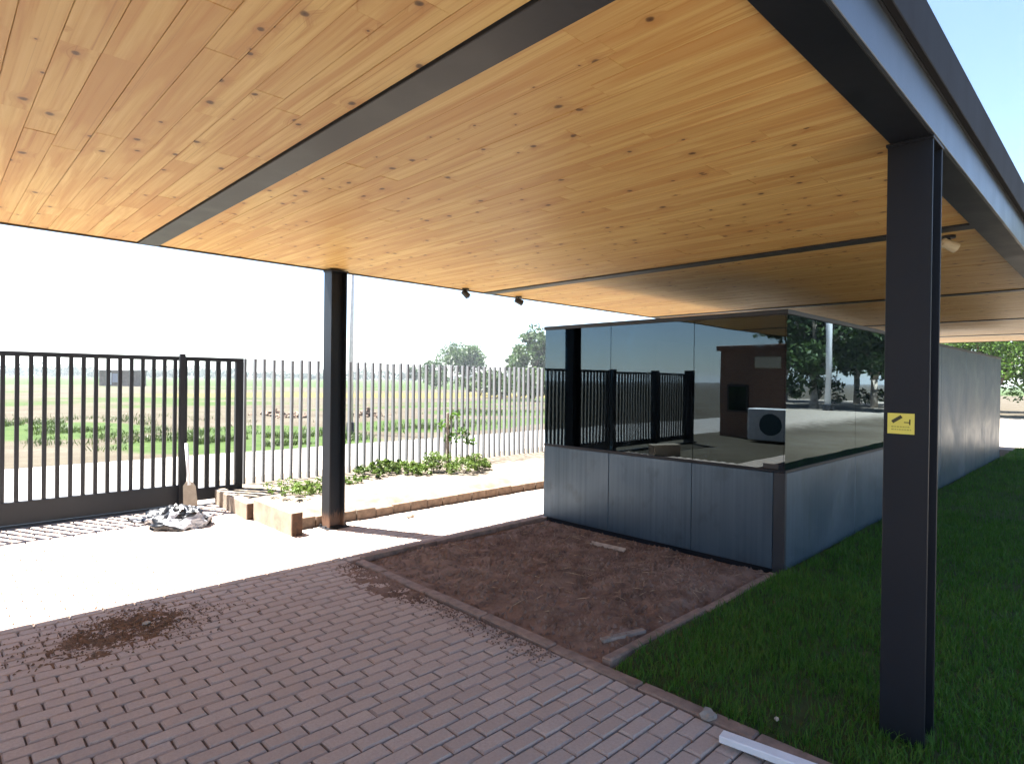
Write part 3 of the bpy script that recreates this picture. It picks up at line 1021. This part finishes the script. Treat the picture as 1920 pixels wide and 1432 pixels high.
def kerb_block(x, y0, y1, h, rz, label):
    L = (y1 - y0) / 2
    mb = MB().cbox(-0.06, 0.06, -L, L, -0.03, h, 0.008)
    o = mb.build('kerb_block', M['kerb_block'])
    o.location = (x, (y0 + y1) / 2, 0)
    o.rotation_euler = (0, 0, rz)
    MB().cbox(-0.054, 0.054, -L - 0.006, -L + 0.002, -0.02, h - 0.007, 0.002).build('end_face', M['shaded_end'], o)  # thin brown cap darkens the end that lies in shade
    tag(o, label, 'kerb block', 'kerb blocks beside the drive')
    return o


def make_kerb_block():
    t = NT('rough_kerb_block')
    n1 = t.noise(t.pos(), 5, 6, 0.65)
    n2 = t.noise(t.pos(), 60, 4, 0.7)
    c = t.ramp(n1, [(0.3, (0.17, 0.12, 0.085)), (0.5, (0.25, 0.20, 0.15)), (0.72, (0.31, 0.255, 0.20))])
    t.set(Base_Color=c, Roughness=0.9)
    t.bump(n2, 0.5, 0.006)
    return t.m


M['kerb_block'] = make_kerb_block()
M['shaded_end'] = plain('shaded_brown_end', (0.055, 0.026, 0.013), 0.9, 0.5, 22, 0, 0.5)  # brown with the shade on the block's end put into the colour
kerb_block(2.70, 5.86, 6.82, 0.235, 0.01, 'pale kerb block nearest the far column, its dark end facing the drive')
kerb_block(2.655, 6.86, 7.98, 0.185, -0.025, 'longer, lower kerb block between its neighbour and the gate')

# spade leaning on the gate
sx, sy_ = on_z(358, 957)
sp_ = empty('spade', (sx, sy_, 0))
tag(sp_, 'pale spade standing blade down against the end of the gate', 'spade')
lean = Vector((-0.02, 0.18, 1.0)).normalized()
MB().tube([lean * 0.30, lean * 0.55, lean * 0.80], [0.022, 0.02, 0.02], 10).build('handle', M['white'], sp_, True)
ang = YAW - math.pi / 2
bl = MB()
hor = Vector((math.sin(YAW), -math.cos(YAW), 0))
nrm = lean.cross(hor).normalized()
prof = [(-0.04, 0.34), (-0.075, 0.29), (-0.085, 0.06), (-0.05, 0.0), (0.05, 0.0), (0.085, 0.06), (0.075, 0.29), (0.04, 0.34)]
fr_ = [hor * a + lean * b + nrm * (0.012 - 1.2 * a * a) for a, b in prof]
bk = [p - nrm * 0.006 for p in fr_]
nn = len(prof)
bl.add(fr_ + bk, [tuple(range(nn)), tuple(reversed(range(nn, 2 * nn)))] + [(i, i + nn, (i + 1) % nn + nn, (i + 1) % nn) for i in range(nn)])
bl.build('blade', plain('worn_spade_paint', (0.36, 0.30, 0.22), 0.5, 0.2, 14), sp_)
rib = MB()
for s in (-0.035, 0.035):
    rib.tube([hor * s + lean * 0.08 + nrm * 0.012, hor * s * 0.9 + lean * 0.27 + nrm * 0.012], [0.008, 0.008], 6)
rib.build('rib', M['black'], sp_)

# crumpled plastic sheet
import bmesh
bm = bmesh.new()
bmesh.ops.create_icosphere(bm, subdivisions=5, radius=1.0)
for v in bm.verts:
    p = v.co.copy()
    n1 = noise.noise(p * 1.7 + Vector((3, 1, 0)))
    n2 = 1 - abs(noise.noise(p * 3.3 + Vector((0, 5, 2)))) * 2
    n3 = 1 - abs(noise.noise(p * 8.0)) * 2
    s = 1 + 0.40 * n1 + 0.15 * n2 + 0.02 * n3
    q3 = p * s
    z = max(0.0, q3.z + 0.25) * 0.125 * (1.0 + 0.25 * n2)
    v.co = Vector((q3.x * 0.30, q3.y * 0.20, z + (0.004 if z == 0 else 0)))
me = bpy.data.meshes.new('plastic_sheet')
bm.to_mesh(me)
bm.free()
for p in me.polygons: p.use_smooth = True
me.materials.append(M['sheet'])
sheet = bpy.data.objects.new('plastic_sheet', me)
COL.objects.link(sheet)
bx_, by_ = on_z(332, 985)
sheet.location = (bx_, by_, 0)
sheet.rotation_euler = (0, 0, math.atan2(-math.cos(YAW), math.sin(YAW)) + 0.0)
tag(sheet, 'crumpled black and white plastic sheet lying in the sun by the gate', 'plastic sheet')
tl = MB()
for k in range(4):
    a0 = Vector((-0.22, 0.05 + 0.03 * k, 0.05))
    tl.tube([a0, a0 + Vector((-0.14, 0.03 * k - 0.02, -0.015)), a0 + Vector((-0.30 - 0.05 * k, 0.0 + 0.02 * k, -0.035))], [0.028, 0.016, 0.007], 6)
tl.build('loose_end', M['sheet'], sheet, True)

# white batten, scraps of timber, lump of concrete
def stick(name, p0, p1, w, h, z, mat, label, cat):
    a, b = Vector((p0[0], p0[1], 0)), Vector((p1[0], p1[1], 0))
    L = (b - a).length / 2
    o = MB().cbox(-L, L, -w / 2, w / 2, 0, h, min(0.004, h * 0.2)).build(name, mat)
    c = (a + b) / 2
    o.location = (c.x, c.y, z)
    o.rotation_euler = (0, 0, math.atan2(b.y - a.y, b.x - a.x))
    tag(o, label, cat)
    return o


pA = on_z(1352, 1373, 0.05)
pB = on_z(1535, 1440, 0.05)
dB = ((pB[0] - pA[0]) * 1.6 + pA[0], (pB[1] - pA[1]) * 1.6 + pA[1])
stick('batten', pA, dB, 0.062, 0.032, 0.020, M['white'], 'white painted batten lying on the edge of the drive beside the lawn', 'batten')
o = stick('timber_scrap', on_z(1128, 1200, 0.03), on_z(1208, 1181, 0.03), 0.045, 0.022, 0.018, M['grey_wood'], 'weathered stick of wood lying in the soil near the lawn', 'wood scrap')
o = stick('timber_scrap', on_z(1108, 1017, 0.03), on_z(1172, 1031, 0.03), 0.05, 0.018, 0.022, M['pale_wood'], 'pale slat lying on the soil at the foot of the booth', 'wood scrap')
o.rotation_euler.x = 0.35


def lump(name, px, py, s, mat, label, cat, sub=2):
    bm_ = bmesh.new()
    bmesh.ops.create_icosphere(bm_, subdivisions=sub, radius=1.0)
    off = Vector((random.random() * 9, random.random() * 9, 0))
    for v in bm_.verts:
        k = 1 + 0.5 * noise.noise(v.co * 1.6 + off)
        v.co = Vector((v.co.x * s[0] * k, v.co.y * s[1] * k, max(-0.3, v.co.z) * s[2] * k))
    m_ = bpy.data.meshes.new(name)
    bm_.to_mesh(m_)
    bm_.free()
    m_.materials.append(mat)
    o_ = bpy.data.objects.new(name, m_)
    COL.objects.link(o_)
    o_.location = (*on_z(px, py, 0.01), 0.012)
    tag(o_, label, cat)
    return o_


lump('concrete_lump', 1328, 1342, (0.045, 0.035, 0.03), M['concrete'], 'small broken lump of pale concrete at the end of the white batten', 'concrete lump')
lump('stone', 275, 1168, (0.024, 0.018, 0.014), M['concrete'], 'small pale stone in the brown dirt on the pavers', 'stone')
lump('stone', 1456, 1368, (0.012, 0.010, 0.011), M['concrete'], 'tiny white pebble in the grass beside the white batten', 'stone').location.z = 0.06
lump('stone', 770, 968, (0.05, 0.04, 0.02), M['brick_edge'], 'brown clod lying on the sunlit forecourt beyond the column', 'stone')


# ------------------------------------------------------------------ plants and trees
def leaves_np(centres, radii, n_per, size, flat=0.0):
    """leaf-sized quads spread through clumps"""
    C_, S_ = [], []
    for c, r, k in zip(centres, radii, n_per):
        u = rng.normal(0, 1, (k, 3))
        u /= np.linalg.norm(u, axis=1)[:, None]
        rr = r * rng.uniform(0.25, 1.0, k) ** 0.6
        C_.append(np.asarray(c) + u * rr[:, None] * np.array([1, 1, 0.8]))
        S_.append(np.full(k, rng.uniform(0, 1)))
    P, Sd = np.concatenate(C_), np.concatenate(S_)
    n_ = len(P)
    nrm_ = rng.normal(0, 1, (n_, 3)) + np.array([0, 0, flat])
    nrm_ /= np.linalg.norm(nrm_, axis=1)[:, None]
    t_ = np.cross(nrm_, rng.normal(0, 1, (n_, 3)))
    t_ /= np.linalg.norm(t_, axis=1)[:, None]
    b_ = np.cross(nrm_, t_)
    s_ = (size * rng.uniform(0.6, 1.3, n_))[:, None]
    V = np.stack([P - t_ * s_, P - b_ * s_ * 0.45, P + t_ * s_, P + b_ * s_ * 0.45], 1).reshape(-1, 3)
    rv = np.clip(0.25 + 0.5 * Sd + rng.normal(0, 0.16, n_), 0, 1)
    return V, np.arange(n_ * 4), np.full(n_, 4), np.repeat(rv, 4)


def tree(x, y, h, crown_w, label, leaf, trunk_frac=0.35, clumps=34, per=110, size=0.16, bark=None, lean=0.0, z0=-0.05, group=None, squash=1.0, cat='tree', fork=5):
    t = empty('tree', (x, y, z0))
    tag(t, label, cat, group)
    bark = bark or M['bark']
    th = h * trunk_frac
    r0 = max(0.05, h * 0.018)
    mb = MB()
    top = Vector((lean * th, lean * th * 0.4, th))
    mb.tube([(0, 0, -0.1), (lean * th * 0.4, 0, th * 0.5), top], [r0 * 1.25, r0, r0 * 0.8], 8)
    cen, rad = [], []
    for k in range(fork):
        a = 2 * math.pi * (k + random.random() * 0.7) / fork
        rr = crown_w / 2 * random.uniform(0.45, 0.75)
        e = top + Vector((math.cos(a) * rr, math.sin(a) * rr, (h - th) * random.uniform(0.35, 0.75)))
        mid = top.lerp(e, 0.5) + Vector((0, 0, (h - th) * 0.08))
        mb.tube([top - Vector((0, 0, 0.1)), mid, e], [r0 * 0.6, r0 * 0.4, r0 * 0.15], 6)
    mb.tube([top - Vector((0, 0, 0.1)), top + Vector((0.1, 0, (h - th) * 0.75))], [r0 * 0.7, r0 * 0.15], 6)
    mb.build('trunk', bark, t, True)
    ch = (h - th)
    for k in range(clumps):
        for _ in range(20):
            u = Vector((random.uniform(-1, 1), random.uniform(-1, 1), random.uniform(-1, 1)))
            if 0.25 < u.length < 1: break
        wz = 1.0 - 0.25 * max(0, u.z)
        cen.append((top.x + u.x * crown_w / 2 * wz * 0.86, top.y + u.y * crown_w / 2 * wz * 0.86, th + ch * (0.46 + 0.42 * u.z * squash)))
        rad.append(random.uniform(0.10, 0.2) * min(crown_w, ch * 1.4))
    V, fi, si, rv = leaves_np(cen, rad, [per] * clumps, size)
    c = np_mesh('crown', V, fi, si, leaf, t, rv)
    tag(c, kind='stuff')
    return t


def bush(x, y, h, w, label, leaf, group=None, clumps=14, per=60, size=0.10, z0=0.0, cat='bush'):
    b = empty('bush', (x, y, z0))
    tag(b, label, cat, group)
    mb = MB()
    for k in range(4):
        a = random.uniform(0, 6.28)
        mb.tube([(0, 0, -0.05), (math.cos(a) * w * 0.2, math.sin(a) * w * 0.2, h * 0.6)], [0.02 * h, 0.008 * h], 5)
    mb.build('stem', M['bark'], b)
    cen, rad = [], []
    for k in range(clumps):
        a, rr = random.uniform(0, 6.28), math.sqrt(random.random()) * w / 2 * 0.8
        cen.append((math.cos(a) * rr, math.sin(a) * rr, h * random.uniform(0.2, 0.85)))
        rad.append(0.2 * min(w, h * 1.3) * random.uniform(0.6, 1.1))
    V, fi, si, rv = leaves_np(cen, rad, [per] * clumps, size)
    V[:, 2] = np.maximum(V[:, 2], 0.0)
    c = np_mesh('foliage', V, fi, si, leaf, b, rv)
    tag(c, kind='stuff')
    return b


# weeds in the planting bed
def weed(px, py, w, h, label, per=50, size=0.035):
    x, y = on_z(px, py, 0.14)
    b = bush(x, y, h, w, label, M['weed'], 'weeds in the planting bed', 30, int(per * 0.85), size * 0.62, 0.13, 'weed')
    return b


weed(545, 932, 0.75, 0.22, 'loose patch of yellow green weeds behind the pale kerb blocks', 26)
weed(690, 893, 0.62, 0.16, 'low mat of green weeds just right of the far column', 50)
weed(752, 888, 0.7, 0.24, 'middle clump of green weeds between column and sapling', 60)
weed(868, 886, 0.85, 0.32, 'rounded bright weed clump at the foot of the sapling stake', 70)
weed(815, 884, 0.4, 0.34, 'upright weed clump left of the sapling stake', 40)
weed(722, 884, 0.6, 0.2, 'leafy weed clump between the mat and the middle clump', 55)
weed(905, 880, 0.5, 0.2, 'weed clump nearest the booth in the planting bed', 45)
weed(590, 925, 0.5, 0.18, 'weed clump just left of the far column', 30)
weed(785, 890, 0.5, 0.2, 'weed clump in front of the upright one by the sapling', 50)
weed(660, 905, 0.35, 0.1, 'tiny weed tuft beside the far column', 20, 0.03)
sx_, sy2 = on_z(838, 886, 0.13)
sap = empty('sapling', (sx_, sy2, 0.12))
tag(sap, 'thin young tree tied to a stake in the planting bed', 'sapling')
MB().cbox(-0.018, 0.018, -0.018, 0.018, -0.05, 0.95, 0.003).build('stake', M['grey_wood'], sap)
MB().tube([(0.05, 0, -0.03), (0.04, 0.02, 0.5), (0.10, 0.02, 1.05)], [0.012, 0.010, 0.005], 6).build('stem', M['bark'], sap)
V, fi, si, rv = leaves_np([(0.08, 0.02, 0.55), (0.22, -0.1, 0.62), (0.0, 0.08, 0.75), (0.15, 0, 0.9), (0.3, -0.2, 0.5)], [0.13, 0.13, 0.12, 0.1, 0.1], [70, 60, 50, 40, 40], 0.035)
tag(np_mesh('foliage', V, fi, si, M['leaf_bright'], sap, rv), kind='stuff')

# grass tufts in the field beyond the fence
gp_ = []
for (p0, p1, wd, k) in (((0, 800), (150, 812), 4.0, 14000), ((340, 828), (600, 822), 2.2, 13000), ((740, 802), (900, 795), 1.2, 3000), ((860, 775), (990, 770), 2.5, 3000)):
    a, b = np.array(on_z(*p0)), np.array(on_z(*p1))
    t_ = rng.uniform(0, 1, k)[:, None]
    gp_.append(a + (b - a) * t_ + rng.normal(0, wd * 0.55, (k, 2)))
gp_ = np.concatenate(gp_)
gp_ = gp_[gp_[:, 1] > 13.9]
clump = np.array([nz(x, y, 0.9, 7) for x, y in gp_])
clump = clump + np.array([0.8 * nz(x, y, 0.25, 3) for x, y in gp_])
gp_ = gp_[clump > 0.08]
fg = blades('field_grass', 0, gp_, lambda x, y: -0.02 + 0.1 * nz(x, y, 0.12, 0.3), 0.04, 0.19, 0.010, 0.026, M['field_grass'], 0.9)
tag(fg, kind='stuff')

# shrub belt and trees beyond the field
for (px, d, h, w, lab) in ((815, 96, 3.2, 6, 'rounded shrub at the left end of the green belt behind the fence'), (900, 62, 2.6, 6, 'broad shrub in the green belt below the gap between the trees'),
                           (945, 52, 2.5, 5.5, 'bushy shrub of the green belt left of the booth'), (990, 47, 2.6, 5.5, 'dense shrub of the green belt touching the booth edge'),
                           (1035, 46, 2.7, 5, 'shrub of the green belt seen behind the booth corner')):
    x, y = at_depth(px, d)
    bush(x, y, h, w, lab, M['leaf'], 'shrubs beyond the field', 26, 70, 0.16, -0.05)
x, y = at_depth(868, 118)
tree(x, y, 9.4, 10.5, 'wide round tree standing alone beyond the fence', M['leaf'], 0.22, 46, 130, 0.30, squash=0.9)
x, y = at_depth(815, 125)
tree(x, y, 6.4, 6.5, 'smaller rounded tree left of the wide round tree', M['leaf'], 0.15, 26, 100, 0.28)
x, y = at_depth(775, 135)
tree(x, y, 5.0, 3.6, 'small thin tree at the left end of the tree group', M['leaf'], 0.15, 14, 70, 0.26)
x, y = at_depth(1002, 88)
tree(x, y, 10.2, 7.2, 'tall loose tree beside the glass booth', M['leaf'], 0.25, 34, 90, 0.34)
x, y = at_depth(968, 96)
tree(x, y, 7.6, 4.6, 'shorter tree just left of the tall loose tree', M['leaf'], 0.2, 20, 80, 0.30)

# far treeline: reads as one mass
cen, rad, per = [], [], []
for k in range(620):
    px = random.uniform(-900, 1500)
    d = random.uniform(330, 520)
    x, y = at_depth(px, d)
    if y < 40: continue
    h = random.uniform(3.0, 7.5) * (1 + 0.3 * math.sin(px * 0.02))
    for j in range(3):
        cen.append((x + random.uniform(-4, 4), y + random.uniform(-4, 4), h * random.uniform(0.25, 0.75)))
        rad.append(h * random.uniform(0.35, 0.55))
        per.append(42)
V, fi, si, rv = leaves_np(cen, rad, per, 0.8)
V[:, 2] = np.maximum(V[:, 2], -0.05)
tag(np_mesh('treeline', V, fi, si, M['leaf_far'], None, rv), kind='stuff')

# bright trees beyond the far end of the canopy
for k, (x, y, h, w, lab) in enumerate(((40, 5.2, 7.5, 6.5, 'bright green tree beyond the end of the booth, nearest its wall'),
                                       (44, 2.0, 8.5, 7.5, 'bright green tree at the right edge beyond the lawn'),
                                       (47, 8.5, 8.0, 7.0, 'bright green tree half hidden behind the metal booth wall'))):
    tree(x, y, h, w, lab, M['leaf_bright'], 0.12, 60, 230, 0.115, squash=1.1)
# darker wood mirrored in the booth's side glass
for k, (x, y, h, w, lab) in enumerate(((41, -5.2, 10.5, 6.5, 'dark tree at the lawn end of the row mirrored in the booth glass'), (47, -8.4, 12, 8, 'dark tree close behind the concrete pole, mirrored in the booth glass'),
                                       (42, -10.6, 11, 7, 'dark tree just beyond the concrete pole, mirrored in the booth glass'), (44, -14.2, 12, 8, 'tall dark tree in the middle of the mirrored row'),
                                       (54, -11.5, 13, 9, 'tallest dark tree at the back of the mirrored row'), (56, -18.0, 13, 9, 'broad dark tree at the back of the mirrored wood'),
                                       (45, -20.0, 12, 8, 'outermost dark tree of the mirrored row'), (53, -4.5, 12, 8, 'broad dark tree behind the row, nearest the lawn'),
                                       (48, 0.5, 9.5, 6, 'slim dark tree by the bright trees past the lawn'))):
    tree(x, y, h, w, lab, M['leaf'], 0.16, 50, 110, 0.24, M['pale_bark'], squash=1.2)
for k, (x, y) in enumerate(((46, -3.5), (50, -8), (47, -12.5), (51, -17), (53, -22))):
    bush(x, y, 2.2, 5.5, ('low shrub at the lawn end of the mirrored wood', 'low shrub behind the mirrored pole', 'low shrub in the middle of the mirrored wood', 'low shrub farther back in the mirrored wood', 'outermost low shrub of the mirrored wood')[k], M['leaf'], 'shrubs under the mirrored wood', 16, 60, 0.14, -0.05)

# lamp post beyond the fence, utility pole, hut, rubble
def pole(x, y, h, r, mat, label, name, cat, arm=True):
    p = empty(name, (x, y, -0.05))
    tag(p, label, cat)
    MB().tube([(0, 0, 0), (0, 0, h * 0.5), (0, 0, h)], [r, r * 0.85, r * 0.65], 10).build('shaft', mat, p, True)
    MB().tube([(0, 0, 0), (0, 0, 0.35)], [r * 1.6, r * 1.5], 10).build('foot', M['beam'] if arm else M['black'], p)
    if arm:
        MB().tube([(0, 0, h), (0.3, 0.3, h + 0.15), (0.9, 0.9, h + 0.2)], [r * 0.6, r * 0.5, r * 0.4], 8).build('arm', mat, p, True)
        MB().cbox(0.75, 1.25, 0.88, 1.1, h + 0.14, h + 0.22, 0.02).build('lamp', M['beam'], p)
    return p


x, y = at_depth(658, 17.5)
pole(x, y, 6.5, 0.075, M['roof'], 'thin pale street lamp beyond the fence beside the far column', 'street_lamp', 'street lamp')
pole(39.0, -8.75, 10.0, 0.2, M['white'], 'pale concrete pole mirrored in the side glass of the booth', 'utility_pole', 'pole', False)

x, y = at_depth(218, 86)
hut = empty('hut', (x, y, -0.05), YAW - math.pi / 2)
tag(hut, 'small flat roofed brown hut with a pale front panel far across the field', 'hut')
MB().box(-2.45, 2.45, 0, 3.0, 0, 2.15).build('wall', plain('hut_boards', (0.13, 0.105, 0.08), 0.9, 0.3, 2), hut)
MB().box(-2.6, 2.6, -0.15, 3.15, 2.151, 2.3).build('roof', plain('hut_roof', (0.17, 0.15, 0.125), 0.8, 0.3, 2), hut)
w_ = MB().box(-0.55, 0.75, -0.06, -0.002, 0.55, 1.8).build('window', plain('hut_panel', (0.2, 0.21, 0.25), 0.6, 0.1), hut)
MB().box(-1.05, -0.7, -0.06, -0.002, 0.2, 1.9).build('door', M['white'], hut)

for (px, py, sc, lab) in ((512, 778, 1.0, 'heap of reddish rubble left of the far column beyond the road'), (556, 782, 0.7, 'smaller reddish rubble heap between fence bars beyond the road'),
                          (690, 780, 1.2, 'widest reddish rubble heap, right of the far column beyond the road')):
    x, y = on_z(px, py)
    h = empty('rubble_heap', (x, y, -0.03))
    tag(h, lab, 'rubble', 'rubble heaps in the field')
    mb = MB()
    for k in range(40):
        a, rr = random.uniform(0, 6.28), abs(random.gauss(0, 0.35)) * sc
        m_ = Matrix.Translation((math.cos(a) * rr * 1.5, math.sin(a) * rr * 1.5, max(0.03, (0.28 - rr * 0.4) * random.random() * sc))) @ Matrix.Rotation(random.uniform(0, 3), 4, Vector((random.random(), random.random(), random.random() + .1)))
        mb.cbox(-0.12, 0.12, -0.06, 0.06, -0.04, 0.04, 0.008, random.random(), m_)
    tag(mb.build('broken_bricks', M['brick_edge'], h), kind='stuff')

# ------------------------------------------------------------------ behind the camera (seen mirrored in the booth's glass)
gpost = []
for k, (xx, w, h) in enumerate(((-0.95, 0.12, 1.86), (-2.7, 0.14, 1.86), (-4.35, 0.2, 1.9))):
    o = MB().cbox(-w / 2, w / 2, -w / 2, w / 2, -0.05, h, 0.004).build('gate_post', M['gate'])
    o.location = (xx, GY_ + 0.12, 0)
    tag(o, ('slim steel post where the sliding gate ends, mirrored in the booth glass', 'middle steel gate post mirrored in the booth glass', 'thick steel gate post by the brick house, mirrored in the booth glass')[k], 'post', 'steel posts along the drive')
panel = empty('side_fence', (-2.6, GY_ + 0.12, 0))
tag(panel, 'fixed black bar fence panel left of the gate, mirrored in the booth glass', 'fence')
MB().cbox(-1.65, 1.55, -0.025, 0.025, 1.76, 1.81, 0.003).build('top_rail', M['gate'], panel)
MB().cbox(-1.65, 1.55, -0.025, 0.025, 0.08, 0.2, 0.003).build('bottom_rail', M['gate'], panel)
x = -1.55
while x < 1.5:
    if min(abs(x - 1.65), abs(x + 0.1), abs(x + 1.75)) > 0.12:
        MB().cbox(x - 0.018, x + 0.018, -0.018, 0.018, 0.201, 1.759, 0.002).build('bar', M['gate'], panel)
    x += 0.1145
house = empty('brick_house', (-7.2, 6.6, 0))
tag(house, 'flat roofed brown brick house across the drive, mirrored in the booth glass', 'house')
MB().box(-6.0, -0.05, -4.6, 0.16, -0.1, 2.12).build('annex_wall', M['house'], house)
MB().cbox(-6.1, 0.02, -4.7, 0.155, 2.122, 2.22, 0.01).build('annex_roof', M['house'], house)
MB().box(-6, 0, 0.162, 2.2, -0.1, 2.55).build('wall', M['house'], house)
MB().cbox(-6.1, 0.10, 0.158, 2.3, 2.552, 2.70, 0.01).build('roof', M['house'], house)
wnd = MB().cbox(0.002, 0.05, 1.3, 1.95, 0.72, 1.52, 0.005).build('window', M['black'], house)
MB().box(0.051, 0.058, 1.36, 1.89, 0.78, 1.46).build('pane', M['glass'], wnd)
MB().cbox(-0.048, 0.01, -1.2, -0.25, 0.0, 1.95, 0.01).build('door', M['black'], house)
MB().cbox(0.002, 0.05, 0.35, 1.1, 2.02, 2.34, 0.01).build('sign_board', M['cream'], house)
ac = empty('fan_unit', (-6.3, 6.35, 0))
tag(ac, 'white box unit with a dark round fan grille in front of the brick house', 'fan unit')
MB().cbox(-0.25, 0.25, -0.75, 1.05, 0.03, 0.9, 0.02).build('case', M['white'], ac)
MB().tube([(0.251, 0.42, 0.47), (0.275, 0.42, 0.47)], [0.30, 0.28], 20).build('grille', plain('teal_grille', (0.03, 0.07, 0.085), 0.5), ac)
pb_ = MB().cbox(-0.32, 0.32, -0.14, 0.14, -0.02, 0.24, 0.01).build('kerb_block', M['kerb_block'])
pb_.location = (-1.25, 7.05, 0)
pb_.rotation_euler = (0, 0, 0.5)
tag(pb_, 'pale stone block lying alone on the sunlit drive, mirrored in the booth glass', 'kerb block')
for (x, y, h, w, lab) in ((-16, 9.5, 6.5, 4, 'tree behind the brick house, mirrored in the booth glass'), (-17, 5.0, 5.5, 4, 'second tree behind the brick house roof, mirrored in the booth glass')):
    tree(x, y, h, w, lab, M['leaf'], 0.3, 20, 70, 0.2)

# ------------------------------------------------------------------ summer haze over the fields
hz = bpy.data.materials.new('haze_air')
hz.use_nodes = True
nt = hz.node_tree
nt.nodes.remove(nt.nodes['Principled BSDF'])
pv = nt.nodes.new('ShaderNodeVolumePrincipled')
pv.inputs['Color'].default_value = (0.86, 0.93, 1.0, 1)
pv.inputs['Density'].default_value = 0.0005
pv.inputs['Anisotropy'].default_value = 0.2
nt.links.new(pv.outputs[0], nt.nodes['Material Output'].inputs['Volume'])
tag(MB().box(-1850, 1850, -1850, 1850, -1.1, 16.0).build('haze', hz), kind='stuff')
